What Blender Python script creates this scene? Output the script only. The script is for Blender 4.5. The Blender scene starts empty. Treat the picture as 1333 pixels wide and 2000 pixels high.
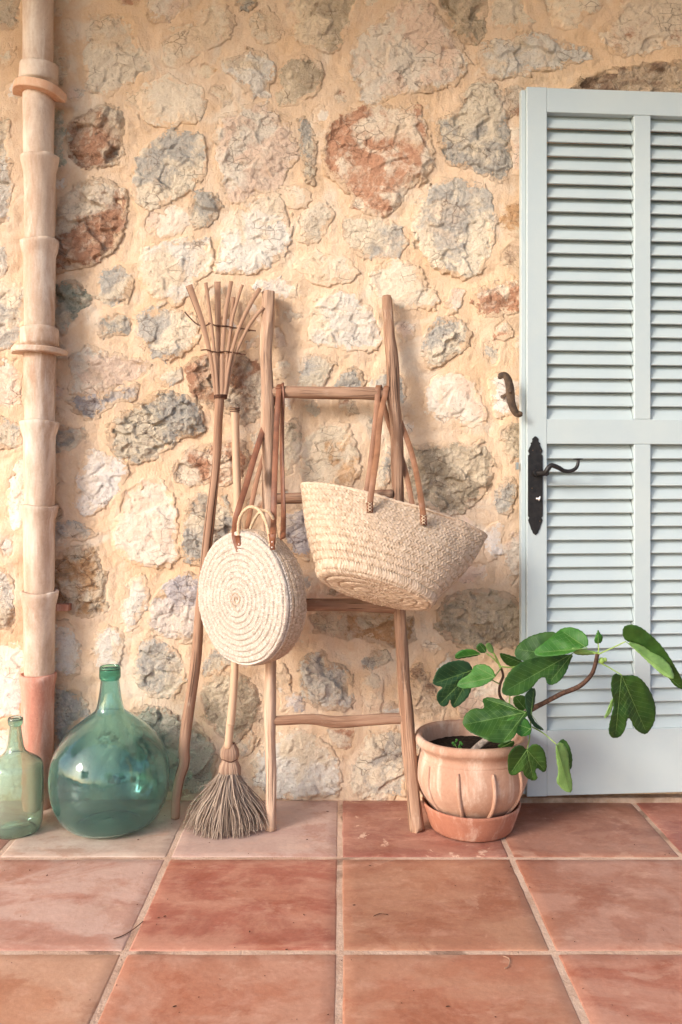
import bpy, bmesh, math, random
import numpy as np
from mathutils import Vector, Matrix
from mathutils.geometry import delaunay_2d_cdt
R = math.radians
random.seed(7)
scene = bpy.context.scene
COL = scene.collection

# ------------------------------------------------------------------ camera, light, exposure
F, CX, HY = 1689.0, 666.5, 935.0          # focal length, centre column and horizon row in photo pixels
cam_d = bpy.data.cameras.new('camera'); cam = bpy.data.objects.new('camera', cam_d); COL.objects.link(cam)
cam.location = (0, 0, 1.0); cam.rotation_euler = (R(90), 0, 0)
cam_d.sensor_fit = 'HORIZONTAL'; cam_d.sensor_width = 36.0; cam_d.lens = F/1333*36
cam_d.shift_y = -65/1333; cam_d.clip_start = 0.05; cam_d.clip_end = 500
scene.camera = cam
SUN_EL, SUN_AZ = 24, 50                   # low soft light from the open left front of the porch
world = bpy.data.worlds.new('World'); scene.world = world; world.use_nodes = True
wn = world.node_tree.nodes; wl = world.node_tree.links; wn.clear()
sky = wn.new('ShaderNodeTexSky'); sky.sky_type = 'NISHITA'; sky.sun_disc = False
sky.sun_elevation = R(SUN_EL); sky.sun_rotation = R(180+SUN_AZ); sky.dust_density = 2.0; sky.air_density = 0.8; sky.ozone_density = 0.6
bg = wn.new('ShaderNodeBackground'); bg.inputs['Strength'].default_value = 0.15
wo = wn.new('ShaderNodeOutputWorld'); wl.new(sky.outputs[0], bg.inputs[0]); wl.new(bg.outputs[0], wo.inputs[0])
sd_ = bpy.data.lights.new('sun', 'SUN'); sun = bpy.data.objects.new('sun', sd_); COL.objects.link(sun)
sd_.energy = 1.2; sd_.angle = R(15); sd_.color = (1.0, 0.98, 0.95)
a_, e_ = R(SUN_AZ), R(SUN_EL)
sdir = Vector((math.sin(a_)*math.cos(e_), math.cos(a_)*math.cos(e_), -math.sin(e_)))   # direction the light travels
sun.rotation_euler = sdir.to_track_quat('-Z', 'Y').to_euler()
scene.view_settings.view_transform = 'Standard'; scene.view_settings.look = 'None'
scene.view_settings.gamma = 1; scene.view_settings.use_curve_mapping = False
scene.view_settings.exposure = 1.07
scene.cycles.max_bounces = 10; scene.cycles.transmission_bounces = 10; scene.cycles.diffuse_bounces = 5
scene.cycles.use_denoising = True

# ------------------------------------------------------------------ helpers
def P(px, py, d):
    return Vector(((px-CX)/F*d, d, 1-(py-HY)/F*d))
def srgb(r, g, b):
    f = lambda v: (v/255/12.92 if v/255 <= .04045 else ((v/255+.055)/1.055)**2.4)
    return (f(r), f(g), f(b), 1)
def tag(o, label=None, cat=None, group=None, kind=None):
    if label: o['label'] = label
    if cat: o['category'] = cat
    if group: o['group'] = group
    if kind: o['kind'] = kind
    return o
def empty(name, loc, rz=0, **k):
    o = bpy.data.objects.new(name, None); o.empty_display_size = .1
    COL.objects.link(o); o.location = loc; o.rotation_euler = (0, 0, rz)
    return tag(o, **k)
def link(name, me, mat, parent=None, world_coords=True):
    """Link a mesh; with a parent, mesh given in world coordinates is moved under the parent."""
    if mat and not me.materials: me.materials.append(mat)
    o = bpy.data.objects.new(name, me); COL.objects.link(o)
    if parent:
        o.parent = parent
        if world_coords:
            bpy.context.view_layer.update()
            o.matrix_parent_inverse = parent.matrix_world.inverted()
    return o
def npmesh(name, V, Q, smooth=True, uv=None, attrs=None, tris=None):
    me = bpy.data.meshes.new(name)
    V = np.asarray(V, np.float32); nq = 0 if Q is None else len(Q); nt = 0 if tris is None else len(tris)
    me.vertices.add(len(V)); me.vertices.foreach_set('co', V.ravel())
    idx = []
    if nq: idx.append(np.asarray(Q, np.int32).ravel())
    if nt: idx.append(np.asarray(tris, np.int32).ravel())
    idx = np.concatenate(idx)
    me.loops.add(len(idx)); me.loops.foreach_set('vertex_index', idx)
    me.polygons.add(nq+nt)
    st = np.concatenate([np.arange(nq)*4, nq*4+np.arange(nt)*3]).astype(np.int32)
    me.polygons.foreach_set('loop_start', st)
    me.polygons.foreach_set('use_smooth', np.full(nq+nt, smooth))
    if uv is not None:
        l = me.uv_layers.new(name='UVMap'); l.data.foreach_set('uv', np.asarray(uv, np.float32)[idx].ravel())
    if attrs:
        for k, v in attrs.items():
            a = me.attributes.new(k, 'FLOAT', 'POINT'); a.data.foreach_set('value', np.asarray(v, np.float32))
    me.update(); me.validate()
    return me
def gridquads(n, m, wrap_m=False):
    i = np.arange(n-1)[:, None]; j = np.arange(m if wrap_m else m-1)[None, :]; j2 = (j+1) % m
    return np.stack([i*m+j, i*m+j2, (i+1)*m+j2, (i+1)*m+j], -1).reshape(-1, 4)
# --- numpy noise
def _h(ix, iy, s):
    x = (ix.astype(np.int64)*374761393 + iy.astype(np.int64)*668265263 + s*1442695041) & 0xffffffff
    x = ((x ^ (x >> 13))*1274126177) & 0xffffffff
    x = ((x ^ (x >> 16))*2246822519) & 0xffffffff
    return ((x ^ (x >> 15)) & 0xffffff)/16777216.0
def vnoise(x, y, s=0):
    ix, iy = np.floor(x), np.floor(y); fx, fy = x-ix, y-iy
    ix = ix.astype(np.int64); iy = iy.astype(np.int64)
    def g(a, b):
        an = _h(ix+a, iy+b, s)*2*np.pi
        return np.cos(an)*(fx-a)+np.sin(an)*(fy-b)
    u = fx*fx*fx*(fx*(fx*6-15)+10); v = fy*fy*fy*(fy*(fy*6-15)+10)
    return ((g(0,0)*(1-u)+g(1,0)*u)*(1-v)+(g(0,1)*(1-u)+g(1,1)*u)*v)*1.5
def fbm(x, y, s=0, o=4, gain=.5):
    t = 0; a = 1; n = 0
    for k in range(o):
        t = t+a*vnoise(x*2**k+17.3*k, y*2**k-9.1*k, s+k); n += a; a *= gain
    return t/n
def facets(x, y, s=0):
    """Broken rock: every cell is a little tilted plane; neighbouring planes meet in steps."""
    ix, iy = np.floor(x).astype(np.int64), np.floor(y).astype(np.int64)
    best = np.full(x.shape, 9.); out = np.zeros(x.shape)
    for a in (-1, 0, 1):
        for b in (-1, 0, 1):
            cx, cy = ix+a, iy+b
            px = cx+_h(cx, cy, s+1); py = cy+_h(cx, cy, s+2)
            dx, dy = x-px, y-py; d = dx*dx+dy*dy
            hgt = (_h(cx, cy, s+3)-.5) + dx*(_h(cx, cy, s+4)-.5)*1.5 + dy*(_h(cx, cy, s+5)-.5)*1.5
            m = d < best; best = np.where(m, d, best); out = np.where(m, hgt, out)
    return out
def sstep(a, b, x):
    t = np.clip((x-a)/(b-a), 0, 1); return t*t*(3-2*t)
def polysdf(pts, X, Z):
    """Signed distance to polygon, positive inside."""
    n = len(pts); d = np.full(X.shape, 1e9); ins = np.zeros(X.shape, bool)
    for i in range(n):
        ax, ay = pts[i]; bx, by = pts[(i+1) % n]
        ex, ey = bx-ax, by-ay; wx, wy = X-ax, Z-ay
        t = np.clip((wx*ex+wy*ey)/(ex*ex+ey*ey+1e-12), 0, 1)
        d = np.minimum(d, (wx-t*ex)**2+(wy-t*ey)**2)
        c = ((ay > Z) != (by > Z)) & (X < (bx-ax)*(Z-ay)/(by-ay+1e-12)+ax)
        ins ^= c
    d = np.sqrt(d); return np.where(ins, d, -d)
def chaikin(p, n=1):
    for _ in range(n):
        q = []
        for i in range(len(p)):
            a, b = np.array(p[i], float), np.array(p[(i+1) % len(p)], float)
            q += [a*.78+b*.22, a*.22+b*.78]
        p = q
    return [tuple(v) for v in p]
def catmull(pts, n=6):
    pts = [Vector(p) for p in pts]; out = []
    for i in range(len(pts)-1):
        p0 = pts[max(i-1, 0)]; p1 = pts[i]; p2 = pts[i+1]; p3 = pts[min(i+2, len(pts)-1)]
        for k in range(n):
            t = k/n
            out.append(.5*((2*p1)+(p2-p0)*t+(2*p0-5*p1+4*p2-p3)*t*t+(3*p1-p0-3*p2+p3)*t**3))
    out.append(pts[-1]); return out
def frames(path):
    T = [(path[min(i+1, len(path)-1)]-path[max(i-1, 0)]).normalized() for i in range(len(path))]
    ref = Vector((0, 1, 0)) if abs(T[0].y) < .9 else Vector((0, 0, 1))
    n = (ref-T[0]*ref.dot(T[0])).normalized(); N = [n]
    for i in range(1, len(T)):
        n = (N[-1]-T[i]*N[-1].dot(T[i])).normalized(); N.append(n)
    return T, N
def tube_arr(path, rad, seg=10, rough=0.0, seed=0, sx=1.0, caps=True):
    """Round bar along a path; seam at the back (+Y). Returns V, Q, tris, uv."""
    path = [Vector(p) for p in path]; T, N = frames(path)
    L = 0; V = []; UV = []
    for i, p in enumerate(path):
        if i: L += (p-path[i-1]).length
        B = T[i].cross(N[i])
        r = rad[i] if hasattr(rad, '__len__') else rad
        for k in range(seg):
            a = 2*math.pi*k/seg
            rr = r
            if rough:
                nz = vnoise(np.array([math.cos(a)*1.3+seed*7.7]), np.array([L*9+math.sin(a)*1.3]), seed)[0]
                n2 = vnoise(np.array([a*3.0+seed]), np.array([L*5.0]), seed+3)[0]
                rr = r*(1+rough*nz+rough*.5*n2)
            V.append(p+(N[i]*math.cos(a)+B*math.sin(a)*sx)*rr)
            UV.append((abs(k/seg-.5)*2*math.pi*r+seed*.37, L))
    n = len(path); Q = gridquads(n, seg, True); tr = []
    if caps:
        for e, i in ((0, 0), (1, n-1)):
            V.append(path[i]); UV.append((.0+seed*.37, -.01)); c = len(V)-1
            for k in range(seg):
                a, b = i*seg+k, i*seg+(k+1) % seg
                tr.append((c, b, a) if e == 0 else (c, a, b))
    return np.array([list(v) for v in V]), Q, np.array(tr) if tr else None, np.array(UV)
class Joined:
    def __init__(s): s.V = []; s.Q = []; s.T = []; s.UV = []; s.n = 0
    def add(s, arr):
        V, Q, T, UV = arr
        s.V.append(V); s.UV.append(UV)
        if Q is not None and len(Q): s.Q.append(np.asarray(Q)+s.n)
        if T is not None and len(T): s.T.append(np.asarray(T)+s.n)
        s.n += len(V); return s
    def mesh(s, name, smooth=True):
        return npmesh(name, np.concatenate(s.V), np.concatenate(s.Q) if s.Q else None, smooth, np.concatenate(s.UV), None, np.concatenate(s.T) if s.T else None)
def tube(name, path, rad, mat, parent, **k):
    return link(name, Joined().add(tube_arr(path, rad, **k)).mesh(name), mat, parent)
def ribbon_arr(path, side, w, th):
    """Flat strap: path, side vectors (one or per point), width, thickness."""
    path = [Vector(p) for p in path]; V = []; UV = []; L = 0
    for i, p in enumerate(path):
        if i: L += (p-path[i-1]).length
        t = (path[min(i+1, len(path)-1)]-path[max(i-1, 0)]).normalized()
        s = Vector(side[i] if isinstance(side, list) else side); s = (s-t*s.dot(t)).normalized(); n = t.cross(s)
        ww = (w[i] if hasattr(w, '__len__') else w)/2; h = th/2
        for a, b in ((-1, -.6), (-.93, -1), (.93, -1), (1, -.6), (1, .6), (.93, 1), (-.93, 1), (-1, .6)):
            V.append(p+s*ww*a+n*h*b); UV.append((ww*a, L))
    m = len(path); Q = gridquads(m, 8, True)
    caps = []
    for o in (0, (m-1)*8):
        for k in range(1, 7): caps.append((o, o+k, o+k+1))
    return np.array([list(v) for v in V]), Q, np.array(caps), np.array(UV)
def ribbon(name, path, side, w, th, mat, parent):
    return link(name, Joined().add(ribbon_arr(path, side, w, th)).mesh(name), mat, parent)
def lathe_arr(prof, seg=48, fn=None, up=False):
    """prof: list of (r, z); fn(angle, r, z) -> (r, z)."""
    V = []; UV = []
    for r, z in prof:
        for k in range(seg):
            a = 2*math.pi*k/seg+math.pi/2
            rr, zz = fn(a, r, z) if fn else (r, z)
            V.append((rr*math.cos(a), rr*math.sin(a), zz)); UV.append((abs(k/seg-.5)*2*math.pi*max(r, .02), z))
    Q = gridquads(len(prof), seg, True)
    return np.array(V), (Q if up else Q[:, ::-1]), None, np.array(UV)
def smoothprof(pts, n=5):
    return [(v.x, v.y) for v in catmull([(a, b, 0) for a, b in pts], n)]
def box_bm(bm, x0, x1, y0, y1, z0, z1, bev=0.0, segs=2):
    v = [bm.verts.new(c) for c in [(x0,y0,z0),(x1,y0,z0),(x1,y1,z0),(x0,y1,z0),(x0,y0,z1),(x1,y0,z1),(x1,y1,z1),(x0,y1,z1)]]
    fs = [bm.faces.new([v[i] for i in f]) for f in [(0,3,2,1),(4,5,6,7),(0,1,5,4),(1,2,6,5),(2,3,7,6),(3,0,4,7)]]
    if bev:
        es = list({e for f in fs for e in f.edges})
        bmesh.ops.bevel(bm, geom=es, offset=bev, segments=segs, affect='EDGES', profile=.5)
def box_me(name, *a, **k):
    bm = bmesh.new(); box_bm(bm, *a, **k); me = bpy.data.meshes.new(name); bm.to_mesh(me); bm.free(); return me
def bm_me(name, bm, smooth=False):
    me = bpy.data.meshes.new(name); bmesh.ops.recalc_face_normals(bm, faces=bm.faces); bm.to_mesh(me); bm.free()
    if smooth: me.polygons.foreach_set('use_smooth', [True]*len(me.polygons))
    return me

# ------------------------------------------------------------------ materials
class NB:
    def __init__(s, name, rough=.8, spec=.5):
        s.m = bpy.data.materials.new(name); s.m.use_nodes = True; s.t = s.m.node_tree; s.t.nodes.clear()
        s.out = s.n('ShaderNodeOutputMaterial'); s.b = s.n('ShaderNodeBsdfPrincipled')
        s.l(s.b.outputs[0], s.out.inputs[0]); s.b.inputs['Roughness'].default_value = rough
        s.b.inputs['Specular IOR Level'].default_value = spec
    def n(s, t, **k):
        x = s.t.nodes.new(t)
        for a, b in k.items(): setattr(x, a, b)
        return x
    def l(s, a, b): s.t.links.new(a, b)
    def set(s, sock, v):
        if hasattr(v, 'links'): s.l(v, sock)
        elif isinstance(v, (int, float)): sock.default_value = v
        else: sock.default_value = tuple(v) if len(sock.default_value) == len(v) else tuple(v)[:len(sock.default_value)]
    def pos(s): return s.n('ShaderNodeNewGeometry').outputs['Position']
    def obj(s): return s.n('ShaderNodeTexCoord').outputs['Object']
    def uv(s): return s.n('ShaderNodeTexCoord').outputs['UV']
    def mapv(s, v, sc=(1,1,1), loc=(0,0,0), rot=(0,0,0)):
        m = s.n('ShaderNodeMapping'); s.l(v, m.inputs[0]); m.inputs['Scale'].default_value = sc; s.set(m.inputs['Location'], loc)
        m.inputs['Rotation'].default_value = rot; return m.outputs[0]
    def noise(s, v, sc, det=4, rough=.55, dist=0, lac=2):
        x = s.n('ShaderNodeTexNoise'); s.l(v, x.inputs['Vector']); x.inputs['Scale'].default_value = sc
        x.inputs['Detail'].default_value = det; x.inputs['Roughness'].default_value = rough; x.inputs['Distortion'].default_value = dist
        return x.outputs[0]
    def voro(s, v, sc, feat='F1', out=0):
        x = s.n('ShaderNodeTexVoronoi'); x.feature = feat; s.l(v, x.inputs['Vector']); x.inputs['Scale'].default_value = sc
        return x.outputs[out]
    def math(s, op, a, b=0.0, c=None, clamp=False):
        x = s.n('ShaderNodeMath'); x.operation = op; x.use_clamp = clamp; s.set(x.inputs[0], a); s.set(x.inputs[1], b)
        if c is not None: s.set(x.inputs[2], c)
        return x.outputs[0]
    def ramp(s, f, a, b, lo=0.0, hi=1.0):
        x = s.n('ShaderNodeMapRange'); x.interpolation_type = 'SMOOTHSTEP'; s.set(x.inputs[0], f)
        for i, v in enumerate((a, b, lo, hi)): x.inputs[i+1].default_value = v
        return x.outputs[0]
    def mix(s, f, a, b, mode='MIX'):
        x = s.n('ShaderNodeMix'); x.data_type = 'RGBA'; x.blend_type = mode; s.set(x.inputs[0], f); s.set(x.inputs[6], a); s.set(x.inputs[7], b)
        return x.outputs[2]
    def attr(s, name, typ='GEOMETRY', out='Fac'):
        x = s.n('ShaderNodeAttribute'); x.attribute_name = name; x.attribute_type = typ; return x.outputs[out]
    def vadd(s, a, b):
        x = s.n('ShaderNodeVectorMath'); x.operation = 'ADD'; s.l(a, x.inputs[0]); s.set(x.inputs[1], b); return x.outputs[0]
    def bump(s, h, dist, strength=1.0, prev=None):
        x = s.n('ShaderNodeBump'); x.inputs['Strength'].default_value = strength; x.inputs['Distance'].default_value = dist
        s.l(h, x.inputs['Height'])
        if prev is not None: s.l(prev, x.inputs['Normal'])
        s.l(x.outputs[0], s.b.inputs['Normal']); return x.outputs[0]
    def color(s, c): s.set(s.b.inputs['Base Color'], c)
    def rough(s, c): s.set(s.b.inputs['Roughness'], c)

MORT = srgb(216, 178, 136)
def mortar_color(k, p):
    n1 = k.ramp(k.noise(p, 2.3, 5), .3, .7); n2 = k.ramp(k.noise(p, 14, 6, .65), .32, .7); n3 = k.noise(p, 160, 3, .6)
    c = k.mix(n1, srgb(221, 188, 154), srgb(223, 199, 174)); c = k.mix(k.math('MULTIPLY', n2, .6), c, srgb(214, 178, 140))
    c = k.mix(k.ramp(k.noise(p, 5.1, 6, .6, .6), .54, .66, 0, .7), c, srgb(224, 208, 188))
    c = k.mix(.32, c, k.mix(n3, (.25, .25, .25, 1), (1, 1, 1, 1)), 'SOFT_LIGHT')
    pit = k.ramp(k.voro(p, 75), .07, .03)
    gate = k.ramp(k.noise(p, 21, 2), .56, .62)
    return k.mix(k.math('MULTIPLY', pit, gate), c, srgb(140, 104, 78))
def mat_mortar():
    k = NB('lime_mortar', .93, .2); p = k.pos(); k.color(mortar_color(k, p))
    st = k.mapv(p, (1, 1, .35), rot=(0, R(25), 0))
    h = k.math('ADD', k.math('MULTIPLY', k.noise(st, 60, 4, .6), 1.0), k.math('MULTIPLY', k.noise(p, 210, 4, .7), .8))
    h = k.math('ADD', h, k.math('MULTIPLY', k.noise(p, 18, 5, .6), 1.2))
    k.bump(h, .0042); return k.m
def mat_stone():
    k = NB('rubble_stone', .9, .25); p = k.pos()
    sv = k.n('ShaderNodeAttribute', attribute_name='seed_offset', attribute_type='OBJECT').outputs['Vector']
    q = k.n('ShaderNodeVectorMath'); q.operation = 'ADD'; k.l(p, q.inputs[0]); k.l(sv, q.inputs[1]); q = q.outputs[0]
    cA = k.attr('colour_a', 'OBJECT', 'Color'); cB = k.attr('colour_b', 'OBJECT', 'Color')
    t = k.math('ADD', k.noise(q, 11, 6, .62, .5), k.attr('tone'))
    c = k.mix(k.ramp(t, .46, .60), cA, cB)
    c = k.mix(k.ramp(k.noise(q, 34, 6, .7, .4), .50, .66, 0, .75), c, k.mix(.55, c, srgb(232, 216, 194)))       # pale lime film
    c = k.mix(k.ramp(k.noise(q, 7, 6, .7, .6), .52, .66, 0, .5), c, mortar_color(k, p))
    dk = k.ramp(k.noise(q, 48, 6, .72), .45, .31, 0, .8)
    c = k.mix(dk, c, k.mix(1.0, c, (.52, .46, .42, 1), 'MULTIPLY'))                                          # weathered mineral patches
    gn = k.noise(q, 230, 3, .65); c = k.mix(.6, c, k.mix(gn, (.12, .12, .12, 1), (1, 1, 1, 1)), 'SOFT_LIGHT')
    cr = k.ramp(k.voro(k.mapv(k.vadd(q, k.mapv(k.n('ShaderNodeTexNoise').outputs[1], (.02, .02, .02))), (1, 1, 1.7)), 21, 'DISTANCE_TO_EDGE'), .028, .0, 0, .65)
    gate = k.ramp(k.noise(q, 9, 3), .50, .60)
    cr = k.math('MULTIPLY', cr, gate)
    c = k.mix(cr, c, srgb(128, 98, 78))
    sm = k.math('SUBTRACT', k.ramp(k.attr('edge'), .032, -.006), k.ramp(k.noise(p, 20, 8, .75), .34, .62))          # mortar smeared over the rim
    sm = k.math('MULTIPLY', k.ramp(sm, .0, .22), .95)
    c = k.mix(sm, c, mortar_color(k, p)); k.color(c)
    h = k.math('ADD', k.math('MULTIPLY', k.noise(q, 45, 7, .68), 1.6), k.math('MULTIPLY', k.noise(q, 160, 5, .7), .7))
    h = k.math('SUBTRACT', h, k.math('MULTIPLY', cr, .5))
    rg = k.n('ShaderNodeAttribute', attribute_name='craggy', attribute_type='OBJECT').outputs['Fac']
    k.bump(k.math('MULTIPLY', h, rg), .0095); return k.m
def mat_tile():
    k = NB('terracotta_tile', .5, .5); p = k.pos()
    q = k.n('ShaderNodeVectorMath'); q.operation = 'ADD'; k.l(p, q.inputs[0])
    k.l(k.n('ShaderNodeAttribute', attribute_name='seed_offset', attribute_type='OBJECT').outputs['Vector'], q.inputs[1]); q = q.outputs[0]
    cA = k.attr('colour_a', 'OBJECT', 'Color'); cB = k.attr('colour_b', 'OBJECT', 'Color')
    qs = k.mapv(q, (.7, 1.3, 1), rot=(0, 0, .3))
    w1 = k.ramp(k.noise(qs, 5.0, 8, .66, .5), .42, .56)
    c = k.mix(w1, cA, cB)
    c = k.mix(k.ramp(k.noise(qs, 14, 8, .75, .3), .50, .66, 0, .6), c, k.mix(.5, c, srgb(214, 168, 146)))
    c = k.mix(k.ramp(k.noise(q, 6, 7, .7, .4), .52, .60, 0, .55), c, k.mix(1.0, c, (.78, .60, .52, 1), 'MULTIPLY'))
    bl = k.math('MULTIPLY', k.ramp(k.noise(q, 9, 6, .66, .5), .60, .65), k.attr('bloom', 'OBJECT'))
    c = k.mix(bl, c, srgb(226, 190, 164))
    c = k.mix(.55, c, k.mix(k.noise(q, 70, 7, .78), (.1, .1, .1, 1), (1, 1, 1, 1)), 'SOFT_LIGHT')
    c = k.mix(k.ramp(k.noise(q, 2.2, 5, .6, .5), .56, .66, 0, .35), c, k.mix(1.0, c, (.82, .76, .72, 1), 'MULTIPLY'))
    pit = k.math('MULTIPLY', k.ramp(k.voro(q, 42), .055, .02), k.ramp(k.noise(q, 13, 2), .52, .58))
    c = k.mix(pit, c, srgb(96, 60, 48))
    sc = k.ramp(k.noise(k.mapv(q, (5, 60, 1), rot=(0, 0, .1)), 1.0, 3, .6), .70, .76, 0, .10); c = k.mix(sc, c, srgb(220, 170, 140))
    k.color(c)
    k.rough(k.ramp(k.noise(q, 9, 6, .7), .3, .7, .34, .62))
    h = k.math('ADD', k.noise(q, 7, 4, .5), k.math('MULTIPLY', k.noise(q, 90, 4, .65), .10)); h = k.math('SUBTRACT', h, k.math('MULTIPLY', pit, .3))
    k.bump(h, .006, .8); return k.m
def mat_grout():
    k = NB('cement_grout', .95, .2); p = k.pos()
    c = k.mix(k.ramp(k.noise(p, 6, 5, .7), .35, .65), srgb(222, 192, 168), srgb(196, 160, 136))
    c = k.mix(k.ramp(k.noise(p, 3.2, 4, .6, 1), .56, .64, 0, .7), c, srgb(122, 92, 74))
    c = k.mix(k.ramp(k.noise(p, 30, 4, .7), .6, .7, 0, .5), c, srgb(222, 200, 180)); k.color(c)
    k.bump(k.noise(p, 120, 5, .7), .004); return k.m
def mat_wood(name, cA, cB, cC, gs=(170, 5, 1), bs=.0022, rough=.8, streak=.5):
    k = NB(name, rough, .3); v = k.uv()
    g = k.noise(k.mapv(v, gs), 1.0, 6, .65, .5); g2 = k.noise(k.mapv(v, (gs[0]*.25, gs[1]*.6, 1)), 1.0, 4, .6, .3)
    c = k.mix(k.ramp(g2, .34, .66), cA, cB); c = k.mix(k.ramp(g, .52, .70, 0, streak), c, cC)
    c = k.mix(k.ramp(k.noise(k.mapv(v, (30, 9, 1)), 1, 5, .7), .58, .72, 0, .45), c, k.mix(.5, cA, (.8, .68, .55, 1)))
    ck = k.math('MULTIPLY', k.ramp(k.noise(k.mapv(v, (gs[0]*.8, gs[1]*.45, 1), (3, 1, 0)), 1.0, 3, .5, .2), .64, .68), k.math('SUBTRACT', 1.0, k.ramp(bs, 0, 1)) if False else .85)
    c = k.mix(ck, c, k.mix(1.0, cC, (.45, .42, .4, 1), 'MULTIPLY')); g = k.math('SUBTRACT', g, k.math('MULTIPLY', ck, .6))
    kn = k.ramp(k.voro(k.mapv(v, (14, 4.2, 1)), 1.0), .16, .07, 0, .75)
    c = k.mix(kn, c, k.mix(1.0, cC, (.7, .62, .58, 1), 'MULTIPLY')); g = k.math('ADD', g, k.math('MULTIPLY', kn, .8))
    k.color(c); h = k.math('ADD', g, k.math('MULTIPLY', k.noise(k.mapv(v, (gs[0]*2.2, gs[1]*2, 1)), 1, 3), .4)); k.bump(h, bs); return k.m
def mat_simple(name, c, rough=.6, spec=.5, metal=0, c2=None, sc=20, bump=0, bsc=200):
    k = NB(name, rough, spec); p = k.obj()
    if c2: k.color(k.mix(k.ramp(k.noise(p, sc, 5, .65), .35, .65), c, c2))
    else: k.color(c)
    k.b.inputs['Metallic'].default_value = metal
    if bump: k.bump(k.noise(p, bsc, 4, .6), bump)
    return k.m
def mat_straw(name, cA, cB, cC):
    k = NB(name, .75, .3); v = k.uv(); p = k.pos()
    w = k.n('ShaderNodeTexWhiteNoise'); w.noise_dimensions = '2D'
    fl = k.n('ShaderNodeVectorMath'); fl.operation = 'FLOOR'; k.l(k.mapv(v, (2, 2, 1)), fl.inputs[0]); k.l(fl.outputs[0], w.inputs['Vector'])
    c = k.mix(w.outputs[0], cA, cB)
    c = k.mix(k.ramp(k.noise(p, 14, 5, .7), .42, .7, 0, .6), c, cC)
    c = k.mix(.5, c, k.mix(k.noise(k.mapv(v, (3, 14, 1)), 2.2, 4, .7), (.05, .05, .05, 1), (1, 1, 1, 1)), 'SOFT_LIGHT')
    k.color(c); k.bump(k.noise(k.mapv(v, (4, 26, 1)), 2.0, 3, .6), .0010)
    k.b.inputs['Subsurface Weight'].default_value = 0.0
    return k.m
def mat_glass(name, tint, dirt, dw=.25, rough=.04):
    """Old bottle glass: coloured clear glass with a dusty film over part of it."""
    k = NB(name, rough, .5); p = k.pos()
    k.b.inputs['Transmission Weight'].default_value = 1; k.b.inputs['IOR'].default_value = 1.48
    k.color(tint)
    d = k.n('ShaderNodeBsdfDiffuse'); k.set(d.inputs[0], dirt); mx = k.n('ShaderNodeMixShader')
    k.l(k.ramp(k.noise(k.mapv(p, (1, 1, .5)), 7, 6, .65, .5), .3, .75, dw*.55, dw*1.4), mx.inputs[0]); k.l(k.b.outputs[0], mx.inputs[1]); k.l(d.outputs[0], mx.inputs[2])
    k.l(mx.outputs[0], k.out.inputs[0])
    k.bump(k.noise(p, 16, 3, .5), .0022, .6); return k.m
def mat_leaf(name, top, top2, under):
    k = NB(name, .48, .35); p = k.obj()
    c = k.mix(k.ramp(k.noise(p, 22, 4, .6), .35, .65), top, top2)
    bf = k.n('ShaderNodeNewGeometry').outputs['Backfacing']; c = k.mix(bf, c, under); k.color(c)
    k.bump(k.noise(p, 260, 4, .6), .0009)
    tr = k.n('ShaderNodeBsdfTranslucent'); k.set(tr.inputs[0], k.mix(.5, c, (.18, .30, .03, 1))); mx = k.n('ShaderNodeMixShader'); mx.inputs[0].default_value = .22
    k.l(k.b.outputs[0], mx.inputs[1]); k.l(tr.outputs[0], mx.inputs[2]); k.l(mx.outputs[0], k.out.inputs[0]); return k.m
def mat_clay(name, cA, cB, cC, low=None, sc=6, wash=.6):
    k = NB(name, .85, .3); p = k.pos()
    q = k.mapv(p, (1, 1, .35))
    c = k.mix(k.ramp(k.noise(q, sc, 6, .65, .6), .34, .66), cA, cB)
    c = k.mix(k.ramp(k.noise(k.mapv(p, (1, 1, .22)), sc*3.3, 6, .7, .4), .46, .72, 0, wash), c, cC)
    c = k.mix(.35, c, k.mix(k.noise(p, 130, 4, .7), (.15, .15, .15, 1), (1, 1, 1, 1)), 'SOFT_LIGHT')
    sp = k.math('MULTIPLY', k.ramp(k.voro(p, 60), .07, .03), k.ramp(k.noise(p, 15, 2), .55, .6)); c = k.mix(sp, c, srgb(110, 80, 62))
    k.color(c); h = k.math('ADD', k.math('MULTIPLY', k.noise(q, 22, 5, .6), .8), k.math('MULTIPLY', k.noise(p, 180, 4, .65), .35)); k.bump(h, .003); return k.m

M = {}
M['mortar'] = mat_mortar(); M['stone'] = mat_stone(); M['tile'] = mat_tile(); M['grout'] = mat_grout()
M['ladder'] = mat_wood('weathered_pole_wood', srgb(176, 142, 118), srgb(140, 104, 82), srgb(76, 54, 42), bs=.0045, streak=.9)
M['ladder_pale'] = mat_wood('peeled_pole_wood', srgb(208, 178, 154), srgb(176, 142, 118), srgb(98, 72, 58), bs=.004, streak=.9)
M['rake'] = mat_wood('reed_wood', srgb(174, 140, 116), srgb(146, 110, 88), srgb(84, 60, 48), (90, 3, 1), .002, streak=.8)
M['bamboo'] = mat_wood('cane_wood', srgb(210, 180, 150), srgb(190, 156, 128), srgb(150, 116, 92), (60, 2, 1), .0006, .55, .3)
M['twig'] = mat_simple('dark_twig', srgb(104, 72, 58), .9, .2, 0, srgb(70, 48, 38), 90, .001)
M['bristle'] = mat_wood('palm_bristle', srgb(176, 158, 142), srgb(140, 120, 104), srgb(96, 78, 66), (300, 3, 1), .0006)
M['bristle_tan'] = mat_wood('palm_binding', srgb(186, 158, 136), srgb(150, 118, 98), srgb(104, 74, 60), (300, 3, 1), .0008)
M['straw'] = mat_straw('woven_straw_pale', srgb(214, 201, 189), srgb(182, 166, 150), srgb(200, 185, 170))
M['straw_tan'] = mat_straw('woven_straw_tan', srgb(216, 193, 169), srgb(180, 154, 128), srgb(200, 174, 150))
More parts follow.
